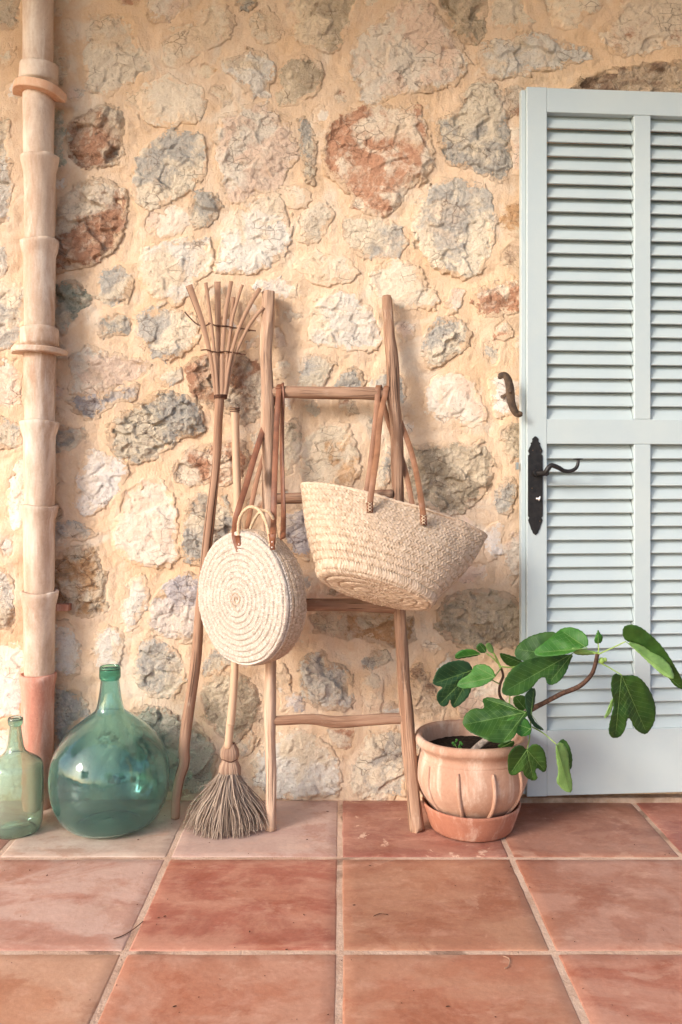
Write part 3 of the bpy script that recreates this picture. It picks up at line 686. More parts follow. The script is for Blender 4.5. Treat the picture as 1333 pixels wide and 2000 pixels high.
for r, (ya, yb) in enumerate(rows):
    for c in range(-5, 5):
        x0, x1 = c*TW-.003+GJ/2, (c+1)*TW-.003-GJ/2
        if r > 2 and (c < -4 or c > 3): continue
        y0 = ya if r == 0 else ya+GJ/2; y1 = yb if r == 0 else yb-GJ/2
        o = link('tile', make_tile(x0, x1, y0, y1, r*31+c+200), M['tile'], flo)
        key = TC.get((r, c)) or rng.choice(list(TP))
        a, b = TP[key]; o['colour_a'] = a[:3]; o['colour_b'] = b[:3]; o['seed_offset'] = (r*5.1+c*1.7, c*3.3, 0)
        o['bloom'] = .8 if key == 'br' else .18
lawn = link('lawn', box_me('lawn', -60, 60, -80, -.9, -.3, -.12), M['lawn']); tag(lawn, kind='structure')

# ------------------------------------------------------------------ porch that shades the wall, and what its open side looks out on
ceil = link('ceiling', box_me('ceiling', -6, 6, 1.35, WY+.4, 3.0, 3.12), M['ceiling']); tag(ceil, kind='structure')
pil = empty('porch_pillar', (2.25, .60, -.01), label='square cream plastered porch pillar at the outer edge of the tiles, mirrored in the demijohn', cat='pillar')
link('shaft', box_me('shaft', 2.10, 2.40, .45, .75, .12, 3.3, bev=.01), M['plaster'], pil)
link('base', box_me('base', 2.06, 2.44, .41, .79, .0, .12, bev=.01), M['plaster'], pil)
def tree(x, y, h, seed, label):
    t = empty('garden_tree', (x, y, -.12), label=label, cat='tree', group='garden trees beyond the porch')
    r_ = random.Random(seed)
    path = [(x, y, -.15), (x+.1, y, h*.25), (x-.05, y+.1, h*.5)]
    tube('trunk', catmull(path, 4), [.18-.012*i for i in range(9)], M['bark'], t, seg=8)
    rr = np.random.RandomState(seed); n = 2600
    c = rr.normal(size=(n, 3)); c /= np.linalg.norm(c, axis=1)[:, None]; c *= (rr.rand(n, 1)**.4)
    c = c*np.array([h*.36, h*.36, h*.34]); c *= 1+.3*np.sin(c[:, :1]*3+seed)*np.cos(c[:, 2:]*2.5)
    c += np.array([x, y, h*.62])
    a = rr.normal(size=(n, 3)); b = rr.normal(size=(n, 3)); s = .17
    a /= np.linalg.norm(a, axis=1)[:, None]; b /= np.linalg.norm(b, axis=1)[:, None]
    V = np.stack([c-a*s, c-b*s*.6, c+a*s, c+b*s*.6], 1).reshape(-1, 3)
    link('crown', npmesh('crown', V, np.arange(n*4).reshape(-1, 4), False), M['foliage'], t)
tree(-7.5, -8, 4.6, 1, 'broad green garden tree standing left beyond the porch')
tree(2.5, -11, 5.2, 2, 'tall green garden tree standing straight out from the porch')
tree(8.5, -9, 4.2, 3, 'small green garden tree standing right beyond the porch')

# ------------------------------------------------------------------ drainpipe
PD = 2.634
pipe = empty('drainpipe', P(75, 1575, PD), label='limewashed terracotta drainpipe of stacked collared sections left of the demijohn', cat='drainpipe')
def pz(py): return 1-(py-HY)/F*PD
secs = [(-140, 128, 0, 0), (128, 306, 0, 1), (306, 470, 3, 1), (470, 640, 3, 1), (640, 822, 2, 1), (822, 987, 1, 1), (987, 1155, 2, 1), (1155, 1316, 1, 1), (1316, 1572, 0, 2)]
for i, (ya, yb, dx, kind) in enumerate(secs):
    zt, zb = pz(ya), pz(yb+8 if i < 8 else yb)
    if i == 8: zb = .0
    cxm = (75+dx-CX)/F*PD+rng.uniform(-.0015, .0015)
    rb, rt, hb = .0455, .0560, (.052 if i in (0, 1, 4) else .030)
    if i in (1, 4): pr = [(.037, zt-.02), (.049, zt+.001), (rt, zt-.002), (rt+.001, zt-hb+.006), (rt-.001, zt-hb), (.0475, zt-hb-.004), (.0468, zt-.12)]
    elif kind == 2: pr = [(.037, zt-.02), (.047, zt+.001), (.0545, zt-.003), (.0545, zt-.016), (.050, zt-.040), (.0475, zt-.075), (.0470, zt-.15), (.0468, (zt+zb)/2)]
    else: pr = [(.037, zt-.02), (.050, zt+.001), (rt+.001, zt-.003), (rt, zt-.014), (.0525, zt-.030), (.0478, zt-.046), (.0462, zt-.08), (.0462, zt-.13)]
    pr += [(rb, (zt+zb)/2-.03), (rb-.001, zb+.03), (rb-.002, zb+.004), (rb-.004, zb)]
    pr2 = []
    for a, b in zip(pr[:-1], pr[1:]):
        n = max(1, int(abs(a[1]-b[1])/.012))
        pr2 += [(a[0]+(b[0]-a[0])*k/n, a[1]+(b[1]-a[1])*k/n) for k in range(n)]
    pr2.append(pr[-1])
    def fn(a, r, z, i=i):
        nz = fbm(np.array([math.cos(a)*1.6+i*5]), np.array([z*9+math.sin(a)*1.6]), i, 3)[0]
        n2 = fbm(np.array([a*2.2+i*3]), np.array([z*26]), i+9, 3)[0]
        return r*(1+.03*nz+(.035 if r > .049 else .010)*n2), z+(.0035*math.sin(a*2+i)+.004*n2)*(1 if r > .049 else 0)
    V, Q, T, UV = lathe_arr(pr2, 44, fn); V = V+np.array([cxm, PD, 0])
    o = link('pipe_section', npmesh('pipe_section', V, Q, True, UV), M['pipe_red'] if i == 8 else M['pipe'], pipe)
    if i == 8: o['label'] = 'bare red terracotta bottom section'
def ring(py, tilt, yaw, rout, th, mat):
    J = []
    V = []; n = 40; c = Vector(((77-CX)/F*PD, PD+.012, pz(py)))
    rot = Matrix.Rotation(R(yaw), 3, 'Y') @ Matrix.Rotation(R(tilt), 3, 'X')
    prof = [(.050, -th), (rout-.002, -th), (rout, -th+.003), (rout, th-.003), (rout-.002, th), (.050, th)]
    for k in range(n+1):
        a = math.pi*(1.03+.94*k/n)
        for r, z in prof:
            r2 = r*(1+.02*math.sin(a*5))
            V.append(c+rot @ Vector((math.cos(a)*r2, math.sin(a)*r2, z)))
    for x in (-1, 1): pass
    Q = gridquads(n+1, 6, True)
    o = link('bracket_ring', npmesh('bracket_ring', [list(v) for v in V], Q, False), mat, pipe); return o
ring(184, -7, 9, .083, .0135, M['ring']); ring(688, -3, 2, .087, .0085, M['pipe'])
clip = link('pipe_clip', box_me('pipe_clip', *( (104-CX)/F*2.68, (138-CX)/F*2.68, 2.66, 2.72, 1-(1192-HY)/F*2.68, 1-(1179-HY)/F*2.68), bev=.0015), M['saucer'], pipe)

# ------------------------------------------------------------------ shutter
M_SH = .0015356          # metres per photo pixel at the shutter
SH_D = 2.585
so = P(1030, 1557, SH_D)
shut = empty('louvred_shutter', so, R(4.3), label='pale grey louvred door shutter folded open against the wall, with a black handle', cat='shutter')
def sx(px): return (px-1030)*M_SH
def sz(py): return (1557-py)*M_SH
TH = .040
def part(name, x0, x1, y0, y1, z0, z1, bev=.002, mat='paint', parent=None):
    return link(name, box_me(name, x0, x1, y0, y1, z0, z1, bev=bev), M[mat], parent or shut, False)
W_ = sx(1497); HT = sz(173)
part('stile', 0, sx(1070), 0, TH, 0, HT)
part('stile', sx(1457), W_, 0, TH, 0, HT)
part('rail', sx(1070)+.0003, sx(1457)-.0003, .0012, TH, sz(221), HT-.0008)
part('rail', sx(1070)+.0003, sx(1457)-.0003, .0012, TH, sz(869), sz(820))
part('rail', sx(1070)+.0003, sx(1457)-.0003, .0012, TH, .0008, sz(1429))
part('mullion', sx(1246), sx(1279), .0018, TH, sz(820)+.0003, sz(221)-.0003)
part('mullion', sx(1246), sx(1279), .0018, TH, sz(1429)+.0003, sz(869)-.0003)
part('edge_strip', -.0135, -.0003, .014, TH-.004, .004, HT-.004, bev=.0015)
for xa, xb in ((1070, 1246), (1279, 1457)):
    for ya, yb, n in ((221, 820, 22), (869, 1429, 21)):
        sp = (yb-ya)/n*M_SH; w = sx(xb)-sx(xa)-.002
        bm = bmesh.new(); box_bm(bm, .0, w, -.0029, .0029, -.0268, .0268, bev=.0019, segs=2); me = bm_me('slat', bm)
        me.materials.append(M['paint'])
        for k in range(n):
            o = bpy.data.objects.new('slat', me); COL.objects.link(o); o.parent = shut
            o.location = (sx(xa)+.001, .0225, sz(ya)-sp*(k+.5)); o.rotation_euler = (R(-29)+rng.uniform(-.01, .01), rng.uniform(-.001, .001), 0)
# handle plate
def extr(name, outline, y0, y1, mat, parent, bev=.0012, wc=False):
    bm = bmesh.new(); vs = [bm.verts.new((x, y0, z)) for x, z in outline]
    f = bm.faces.new(vs); r = bmesh.ops.extrude_face_region(bm, geom=[f])
    bmesh.ops.translate(bm, vec=(0, y1-y0, 0), verts=[g for g in r['geom'] if isinstance(g, bmesh.types.BMVert)])
    bmesh.ops.recalc_face_normals(bm, faces=bm.faces)
    if bev:
        es = [e for e in bm.edges if all(abs(v.co.y-y0) < 1e-6 for v in e.verts)]
        bmesh.ops.bevel(bm, geom=es, offset=bev, segments=2, affect='EDGES')
    me = bpy.data.meshes.new(name); bm.to_mesh(me); bm.free(); return link(name, me, M[mat], parent, wc)
half = [(0,812),(10,815),(28,834),(34,836),(30,858),(36,874),(50,880),(46,900),(62,930),(76,962),(72,972),(68,980),(62,992),(66,1002),(76,1008),(77,1320),(77,1632),(70,1640),(64,1648),(68,1658),(76,1672),(70,1692),(54,1730),(44,1768),(36,1776),(30,1790),(26,1806),(0,1826)]
out = [(1046.4+x/5.264, 700+y/5.264) for x, y in half]+[(1046.4-x/5.264, 700+y/5.264) for x, y in half[-2:0:-1]]
plate = extr('handle_plate', [(sx(x), sz(y)) for x, y in out][::-1], -.0035, .0005, 'iron', shut)
def spt(cx_, cy_, y): return Vector((sx(950+cx_/5.264), y, sz(700+cy_/5.264)))
def cyl(name, c, r, d, mat, parent, seg=24):
    bm = bmesh.new(); bmesh.ops.create_cone(bm, cap_ends=True, segments=seg, radius1=r, radius2=r*.86, depth=d, matrix=Matrix.Translation(c) @ Matrix.Rotation(R(90), 4, 'X'))
    return link(name, bm_me(name, bm, False), M[mat], parent, False)
cyl('rosette', spt(508, 1188, -.011), .0115, .018, 'iron', plate)
hp = [spt(520,1190,-.02), spt(560,1190,-.045), spt(575,1160,-.052), spt(610,1118,-.053), spt(650,1120,-.053), spt(700,1142,-.053), spt(750,1168,-.053), spt(810,1172,-.053), spt(860,1150,-.053), spt(888,1110,-.053), spt(895,1058,-.053)]
path = catmull(hp, 6); rr = [.0084-.0036*(i/(len(path)-1)) for i in range(len(path))]
lev = link('lever', Joined().add(tube_arr(path, rr, seg=12)).mesh('lever'), M['iron'], plate, False)
bm = bmesh.new()
for c, s in ((spt(893,1050,-.053), (.0165, .007, .0027)), (spt(575,1192,-.046), (.0085, .007, .0085)), (spt(706,1140,-.053), (.0030, .006, .0068))):
    bm = bmesh.new(); bmesh.ops.create_uvsphere(bm, u_segments=18, v_segments=12, radius=1, matrix=Matrix.Translation(c) @ Matrix.Diagonal((*s, 1)))
    link('lever_knob', bm_me('lever_knob', bm, True), M['iron'], plate, False)
bm = bmesh.new()
bmesh.ops.create_uvsphere(bm, u_segments=16, v_segments=10, radius=1, matrix=Matrix.Translation(spt(535,1450,-.016)) @ Matrix.Rotation(R(18), 4, 'Y') @ Matrix.Diagonal((.0028, .0016, .0080, 1)))
bmesh.ops.create_cone(bm, cap_ends=True, segments=14, radius1=.004, radius2=.004, depth=.012, matrix=Matrix.Translation(spt(518,1452,-.009)) @ Matrix.Rotation(R(90), 4, 'X'))
link('thumb_turn', bm_me('thumb_turn', bm, True), M['rivet'], plate, False)
for c in ((478, 958), (560, 958), (470, 1345), (552, 1683)): cyl('screw', spt(*c, -.0042), .0019, .0018, 'bronze', plate, 12)
extr('latch_bolt', [(sx(1011), sz(919)), (sx(1017), sz(919)), (sx(1017), sz(905)), (sx(1011), sz(905))], .016, .028, 'rivet', shut, .0004)
# wrought iron shutter dog
DG = 2.555
def dgp(x, y, d=DG): return P(950+x/5.264, 700+y/5.264, d)
dog = empty('shutter_dog', dgp(247, 340), label='brown wrought iron S shaped shutter dog fixed in the wall, left of the shutter', cat='shutter dog')
cl = catmull([dgp(140,186), dgp(165,172), dgp(200,178), dgp(228,225), dgp(245,300), dgp(250,370), dgp(256,430), dgp(275,500), dgp(305,555), dgp(335,575), dgp(362,562)], 5)
n = len(cl); w = [(.0105-.004*abs(i/(n-1)-.5)*2)*1.1 for i in range(n)]
ribbon('curved_plate', cl, [Vector((1, 0, 0))-0*Vector((0,0,1)) if 8 < i < n-14 else (Vector((0,0,1)) if i <= 8 else Vector((.6,0,.8))) for i in range(n)], [x*2.3 for x in w], .004, M['bronze'], dog)
bm = bmesh.new()
for c, s in ((dgp(146,188), (.0082,.0026,.0078)), (dgp(350,568), (.0080,.0026,.0072)), (dgp(248,342,DG-.004), (.0055,.004,.0055))):
    bm = bmesh.new(); bmesh.ops.create_uvsphere(bm, u_segments=18, v_segments=12, radius=1, matrix=Matrix.Translation(c) @ Matrix.Diagonal((*s, 1)))
    link('scroll_end', bm_me('scroll_end', bm, True), M['bronze'], dog)
tube('wall_spike', [dgp(248,345), dgp(225,360,2.59), dgp(190,385,2.64), dgp(160,395,2.70)], [.004, .0045, .006, .006], M['bronze'], dog, seg=8)
# threshold under the shutter
thr = link('doorstep', box_me('doorstep', .50, 1.45, WY-.030, WY+.02, -.01, .016, bev=.004), M['slate'])
tag(thr, 'worn grey stone doorstep strip under the shutter at the foot of the wall', 'doorstep')

# ------------------------------------------------------------------ ladder
def ld(py): return 2.582/(1+7.52e-5*(py-935))
lad = empty('rustic_ladder', P(660, 1625, ld(1625)), label='rough pole ladder leaning on the stone wall, carrying the two straw bags', cat='ladder')
def rail(pts, mat, seed):
    ctr = catmull([P(x, y, ld(y)) for x, y, w in pts], 8); rad = []
    ws = [w for *_, w in pts]
    for i in range(len(pts)-1): rad += [(ws[i]+(ws[i+1]-ws[i])*k/8)/2*ld(1000)/F for k in range(8)]
    rad.append(ws[-1]/2*ld(1500)/F); rad[0] *= .93
    z0 = ctr[-1].z; ctr[-1].z = .001 if abs(z0) < .02 else z0
    return tube('side_rail', ctr, rad, M[mat], lad, seg=22, rough=.17, seed=seed)
rail([(525,570,27),(524,620,26),(520,680,24),(522,750,25),(524,840,26),(525,930,26),(526,1050,24),(528,1180,21),(529,1300,21),(528,1400,22),(528,1440,20),(530,1520,20),(529,1621,20)], 'ladder_pale', 3)
rail([(756,578,19),(760,640,23),(766,700,25),(770,780,26),(775,850,25),(777,960,24),(778,1080,24),(781,1180,24),(786,1280,23),(791,1350,25),(798,1440,27),(806,1530,26),(815,1632,27)], 'ladder', 5)
def rung(pts, seed, mat='ladder'):
    ctr = catmull([P(x, y, ld(y)+dd) for x, y, w, dd in pts], 6); ws = [w for _, _, w, _ in pts]; rad = []
    for i in range(len(pts)-1): rad += [(ws[i]+(ws[i+1]-ws[i])*k/6)/2*ld(1000)/F for k in range(6)]
    rad.append(ws[-1]/2*ld(1000)/F)
    tube('rung', ctr, rad, M[mat], lad, seg=16, rough=.13, seed=seed)
rung([(522,768,22,.006),(560,766,23,.0),(620,767,25,0),(680,768,25,0),(730,769,25,0),(768,771,24,.006)], 11)
rung([(528,974,20,.006),(580,973,23,0),(640,971,22,0),(700,968,20,0),(768,965,20,-.004)], 13)
rung([(528,1182,22,.006),(610,1182,24,0),(680,1182,24,0),(735,1184,24,0),(782,1188,22,.006)], 17)
rung([(528,1408,18,.006),(560,1407,19,0),(610,1405,21,0),(660,1410,22,0),(720,1407,22,0),(762,1404,20,0),(792,1404,18,.006)], 19)

# ------------------------------------------------------------------ split-pole rake
def rd(py): return 2.6117/(1+4.24e-5*(py-935))
rake = empty('fruit_picking_pole', P(342, 1600, rd(1600)), label='long wooden pole with fanned split tines leaning on the wall, bent near its foot', cat='pole')
pts = [(430,773,20),(427,820,17),(423,900,17),(412,1000,19),(401,1100,20),(390,1200,19),(383,1290,20),(375,1350,21),(367,1400,22),(360,1460,21),(360,1490,21),(351,1520,20),(344,1560,18),(342,1597,17)]
ctr = catmull([P(x, y, rd(y)) for x, y, w in pts], 6); rad = []
for i in range(len(pts)-1): rad += [(pts[i][2]+(pts[i+1][2]-pts[i][2])*k/6)/2*2.58/F for k in range(6)]
rad.append(17/2*2.5/F); ctr[-1].z = .002
tube('shaft', ctr, rad, M['rake'], rake, seg=16, rough=.07, seed=8)
def sq(name, pts, w, d, parent, mat='rake'):
    """A split stick: nearly rectangular section."""
    c = catmull([P(x, y, rd(y)+dd) for x, y, dd in pts], 5); n = len(c)
    ww = [1.18*(w[0]+(w[1]-w[0])*i/(n-1)) for i in range(n)]
    return ribbon(name, c, Vector((1, 0, 0)), [a*2.6/F for a in ww], d, M[mat], parent)
tin = [([(422,778,0),(412,700,-.004),(398,640,-.012),(385,600,-.018),(369,557,-.022)], (5,12)),
       ([(426,778,-.004),(420,700,-.010),(412,625,-.014),(406,580,-.016),(402,552,-.016)], (5,6)),
       ([(430,778,-.002),(427,700,.004),(426,620,.010),(425,550,.014)], (6,11)),
       ([(434,778,-.004),(434,700,-.006),(440,620,-.008),(446,580,-.008),(452,549,-.008)], (7,7)),
       ([(436,778,.002),(444,700,.010),(452,630,.018),(456,580,.022)], (5,7)),
       ([(438,778,-.002),(444,700,-.004),(454,625,-.006),(466,580,-.008),(474,556,-.008)], (5,5)),
       ([(439,778,-.004),(448,710,-.010),(464,650,-.014),(486,600,-.016),(508,563,-.018)], (5,7)),
       ([(441,778,0),(454,710,-.004),(474,660,-.010),(494,625,-.016),(515,600,-.020)], (5,6))]
for p, w in tin: sq('tine', p, w, .0042, rake)
def twig(pts, r, name='cross_twig', mat='twig', par=None, dd=-.012):
    return tube(name, catmull([P(x, y, rd(y)+dd) for x, y in pts], 5), r, M[mat], par or rake, seg=6, rough=.25, seed=int(pts[0][0]))
twig([(361,609),(372,621),(384,632),(398,637),(410,632),(420,635),(430,636),(445,637),(458,640),(472,641),(485,644),(500,646)], .0022)
twig([(392,684),(405,683),(416,687),(428,688),(440,686),(452,687),(464,690),(480,693)], .0020)
for (cx_, cy_, rx_, py_) in ((431, 775, 12, 8),):
    loops = []
    for k in range(64):
        a = k/64*2*math.pi*3.2; c = P(cx_, cy_, rd(cy_)); loops.append(c+Vector((math.cos(a)*rx_*2.6/F, math.sin(a)*rx_*2.6/F, (k/64-.5)*.011)))
    tube('binding', loops, .0022, M['twig'], rake, seg=6)
for (x, y) in ((411,632),(427,636),(444,637),(455,640),(470,642),(488,645),(418,687),(432,687),(450,688),(466,690)):
    c = P(x, y, rd(y)-.008); lp = [c+Vector((math.cos(a)*.006, math.sin(a)*.008, .0015*math.sin(a*2))) for a in [2*math.pi*k/10 for k in range(11)]]
    tube('tie', lp, .0015, M['twig'], rake, seg=5, caps=False)

# ------------------------------------------------------------------ broom
def bd(py): return 2.575/(1+7.4e-5*(py-935))
broom = empty('palm_broom', P(444, 1625, 2.448), label='palm fibre broom with a thin cane handle, standing between pole and ladder', cat='broom')
pts = [(459,797,17),(461,880,16),(464,980,16),(462,1100,16),(460,1200,15),(459,1300,15),(455,1370,15),(451,1410,16),(450,1416,17),(449,1422,15),(446,1462,15)]
ctr = catmull([P(x, y, bd(y)) for x, y, w in pts], 5); rad = []
for i in range(len(pts)-1): rad += [(pts[i][2]+(pts[i+1][2]-pts[i][2])*k/5)/2*2.53/F for k in range(5)]
rad.append(rad[-1]); tube('handle', ctr, rad, M['bamboo'], broom, seg=14, rough=.03, seed=4)
lp = []
for k in range(60):
    a = k/60*2*math.pi*3; lp.append(P(459, 800, bd(800))+Vector((math.cos(a)*.014, math.sin(a)*.014, (.5-k/60)*.016)))
tube('binding', lp, .0016, M['twig'], broom, seg=5)
br = random.Random(5); J = Joined()
def bxy(py, off, back=0, d=None):
    dd = (bd(py) if d is None else d); return P(448+off, py, dd+back)
def strand(path, r0, r1, sg=4):
    n = len(path); J.add(tube_arr(path, [r0+(r1-r0)*i/(n-1) for i in range(n)], seg=sg, caps=False, seed=br.randint(0, 40)))
for k in range(560):   # skirt of the broom
    a = br.uniform(0, 2*math.pi); rr_ = math.sqrt(br.uniform(.12, 1)) if k % 3 else 1.0
    top = P(447, 1516, 2.475)+Vector((math.cos(a)*.027*rr_, math.sin(a)*.021*rr_, br.uniform(-.01, .01)))
    ex, ey = math.cos(a)*rr_, math.sin(a)*rr_
    foot = Vector((P(442, 1625, 2.448).x+ex*.116*br.uniform(.74, 1.12), 2.452+ey*.062*br.uniform(.8, 1.1), .003+.026*max(0, abs(ex)-.55)+br.uniform(0, .012)*(1-abs(ey))))
    mid = top.lerp(foot, .35)+Vector((-ex*.006, ey*.010-.004, .012*rr_))+Vector((br.uniform(-.007, .007), br.uniform(-.004, .004), 0))
    mid2 = top.lerp(foot, .72)+Vector((ex*.002+br.uniform(-.011, .011), ey*.008-.003, .008*rr_+br.uniform(-.006, .008)))
    strand(catmull([top, mid, mid2, foot], 3), .0015*br.uniform(.8, 1.4), .0009*br.uniform(.7, 1.3))
for k in range(26):    # stray fibres
    s = br.choice((-1, 1)); x0 = br.uniform(15, 45)*s; py = br.uniform(1520, 1580)
    p0 = P(446+x0*.7, py, 2.45); p1 = p0+Vector((s*br.uniform(.01, .03), br.uniform(-.02, .02), -br.uniform(-.01, .02))); p2 = p1+Vector((s*br.uniform(.0, .025), br.uniform(-.02, .02), -br.uniform(.01, .04)))
    strand(catmull([p0, p1, p2], 4), .0006, .0004)
me = J.mesh('bristles'); o = link('bristles', me, M['bristle'], broom); o['kind'] = 'stuff'
for (ya, yb, ra, rb_, mt, nm) in ((1452, 1483, 11, 17, 'bristle_tan', 'neck_wrap'), (1484, 1522, 16, 20, 'bristle_tan', 'neck_wrap')):
    J = Joined()
    for k in range(70):
        a = 2*math.pi*k/70+br.uniform(-.04, .04); f = 2.49/F
        q = [(ra*.8, ya), (ra*.5+rb_*.62, (ya*.6+yb*.4)), (rb_*1.04, ya*.25+yb*.75), (rb_*.86, yb)]
        strand([P(449, y, 2.487)+Vector((math.cos(a)*r*f, math.sin(a)*r*f*.8, 0)) for r, y in q], .0022, .0018)
    o = link(nm, J.mesh(nm), M[mt], broom)
J = Joined()
for (y, r) in ((1453, 9), (1483, 15), (1514, 19)):
    lp = [P(449, y+2*math.sin(k*.9), 2.487)+Vector((math.cos(2*math.pi*k/20)*r*.00150, math.sin(2*math.pi*k/20)*r*.00128, 0)) for k in range(21)]
    tube('cord', lp, .0018, M['twig'], broom, seg=6, caps=False)
# inner core so that no light shows through the fibres
V, Q, T, UV = lathe_arr([(.016, .146), (.026, .125), (.042, .08), (.066, .03), (.072, .012)], 24); V[:, 1] *= .55; V += np.array([P(444, 1625, 2.448).x, 2.462, 0])
link('fibre_core', npmesh('fibre_core', V, Q, True, UV), M['bristle'], broom)

# ------------------------------------------------------------------ herringbone straw
def herring(U, Vv, amp=.0015):
    """U counts straws along the braid, Vv counts braids; height of plaited straws."""
    row = np.floor(Vv); v = Vv-row; s = np.abs(2*v-1)
    ph = U+.85*s+row*.37
    st = ph-np.floor(ph)
    h = np.sqrt(np.clip(1-(2*st-1)**2, 0, 1))*.75
    h = h*(.55+.45*sstep(0, .22, s))*1.0+.35*(1-s**4)
    edge = sstep(1.0, .86, s)
    slit = np.clip(1-np.minimum(st, 1-st)/.16, 0, 1)*sstep(.45, .75, s)
    var = _h(np.floor(ph).astype(np.int64), row.astype(np.int64)*2+(v > .5), 7)
    return amp*(h*edge*(.75+.5*var)-.8*(1-edge)-2.0*slit*(var > .3))
# --- round bag
RC = P(489, 1167, 2.41); RY = R(42)
rbag = empty('round_straw_bag', RC, label='round woven straw bag with long brown leather straps hung from the ladder', cat='bag')
nrm = Vector((-math.sin(RY), -math.cos(RY), 0)); ax = Vector((math.cos(RY), -math.sin(RY), 0)); az = Vector((0, 0, 1))
tl = Matrix.Rotation(R(-3), 3, nrm); ax = tl @ ax; az = tl @ az
Rb, Tb, BW = .180, .078, .0158
na = 760
prof = []      # (radius, normal offset, braid coordinate)
nr = 110
for i in range(nr):
    r = Rb*i/(nr-1)
    prof.append((r, Tb/2+.010*math.cos(r/Rb*math.pi/2)-.004*max(0, (r-.9*Rb)/(.1*Rb))**2, r/BW))
v0 = Rb/BW
ns = 46
for i in range(1, ns+1):
    t = i/ns; prof.append((Rb+.006*math.sin(math.pi*t), Tb/2-.004-(Tb-.008)*t, v0+t*(Tb/BW)))
for i in range(1, 16):
    r = Rb*(1-i/15); prof.append((r, -Tb/2-.008*math.cos(r/Rb*math.pi/2)+.0, v0+Tb/BW+(Rb-r)/BW))
pr = np.array(prof); A = np.linspace(0, 2*np.pi, na, endpoint=False)
RR, AA = np.meshgrid(pr[:, 0], A, indexing='ij'); NN = np.repeat(pr[:, 1:2], na, 1); VV = np.repeat(pr[:, 2:3], na, 1)+AA/(2*np.pi)
row = np.floor(VV); rmid = np.clip((row+.5)*BW, .01, Rb); cnt = np.maximum(5, np.round(2*np.pi*rmid/.0072)); UU = AA/(2*np.pi)*cnt
hh = herring(UU, VV, .0030); hh *= sstep(.004, .012, RR)+.0
hh += .0013*fbm(AA*4/np.pi*RR*20, RR*60, 31, 2)
warp = .004*fbm(np.cos(AA)*RR*9+3, np.sin(AA)*RR*9, 33, 2)
t1 = np.gradient(pr[:, 0]); t2 = np.gradient(pr[:, 1]); ln = np.hypot(t1, t2)+1e-9; nr_ = (-t2/ln)[:, None]; nn_ = (t1/ln)[:, None]
RR2 = RR+nr_*hh+ (RR/Rb)**2*warp; NN2 = NN+nn_*hh+warp*.8
zc = np.clip(np.abs(pr[:, 1])/(Tb/2), 0, 1)
V = (np.array(RC)[None, None]+np.array(ax)*(np.cos(AA)*RR2)[..., None]+np.array(az)*(np.sin(AA)*RR2*1.0)[..., None]+np.array(nrm)*NN2[..., None]).reshape(-1, 3)
q = gridquads(len(pr), na, True)
me = npmesh('bag_body', V, q, True, np.stack([UU.ravel(), VV.ravel()], 1)); me.materials.append(M['straw']); me.materials.append(M['straw_tan'])
mi = np.zeros(len(q), np.int32); mi[(nr+8)*na:] = 1; me.polygons.foreach_set('material_index', mi)
link('bag_body', me, None, rbag)
def ring_rope(name, rad, off, r0, mat, wob=.002):
    pth = [RC+ax*math.cos(a)*rad+az*math.sin(a)*rad+nrm*(off+wob*math.sin(a*9)) for a in np.linspace(0, 2*math.pi, 181)]
    tube(name, pth, [r0*(1+.35*math.sin(i*2.2)) for i in range(181)], mat, rbag, seg=7, caps=False)
ring_rope('rim_braid', Rb-.001, Tb/2-.004, .0030, M['straw'])
ring_rope('rim_braid', Rb+.001, -Tb/2+.003, .0030, M['straw_tan'])
ring_rope('rim_braid', Rb+.004, 0.006, .0017, M['straw_tan'])
# twist of straw in the middle of the face
sp = [RC+ax*(math.cos(a)*(.002+.0019*a))+az*(math.sin(a)*(.002+.0019*a))+nrm*(Tb/2+.0125) for a in np.linspace(0, 11, 60)]
tube('centre_twist', sp, [.0017*(1+.4*math.sin(i*1.9)) for i in range(60)], M['straw_tan'], rbag, seg=6)
def fd(px): return RC.y-(px-489)*.90*(2.41/F)-.052     # depth of the front face at a pixel column
def bkd(px): return RC.y-(px-489)*.90*(2.41/F)+.055
def wrapped(pts, r):
    c = catmull(pts, 9); tube('straw_handle', c, [r*(1+.11*math.sin(i*1.35)) for i in range(len(c))], M['rope'], rbag, seg=10)
wrapped([P(471,1068,fd(471)-.006),P(466,1040,fd(466)-.008),P(468,1015,fd(470)-.006),P(477,998,fd(477)),P(490,990,fd(485)),P(506,996,fd(495)),P(518,1015,fd(510)),P(525,1040,fd(520)-.004),P(529,1066,fd(529)-.006)], .0047)
wrapped([P(485,1050,bkd(500)-.03),P(491,1028,bkd(500)-.03),P(503,1006,bkd(505)-.03),P(517,997,bkd(512)-.03),P(530,1006,bkd(520)-.03),P(537,1026,bkd(530)-.03),P(541,1052,bkd(535)-.03)], .0044)
def px3(l): return [P(x, y, d) for x, y, d in l]
rt = ld(755)
ribbon('strap', catmull(px3([(468,1076,fd(468)-.009),(463,1062,fd(463)-.010),(459,1045,fd(459)-.006),(461,1015,2.44),(469,985,2.46),(481,948,2.50),(495,900,2.54),(509,855,2.578),(528,800,2.612),(541,768,rt-.008),(545,757,rt-.017),(547,752,rt)]), 6), Vector((1, 0, 0)), .0175, .0034, M['leather'], rbag)
ribbon('strap', catmull(px3([(532,1062,fd(532)-.008),(534,1040,fd(534)-.008),(535,1010,2.40),(536,960,2.43),(538,900,2.48),(541,830,2.545),(543,790,2.575),(545,765,rt-.020),(547,753,rt-.008),(548,751,rt+.004)]), 6), [Vector((1, -.9, 0))]*61 if False else Vector((1, -.2, 0)), .0165, .0034, M['leather'], rbag)
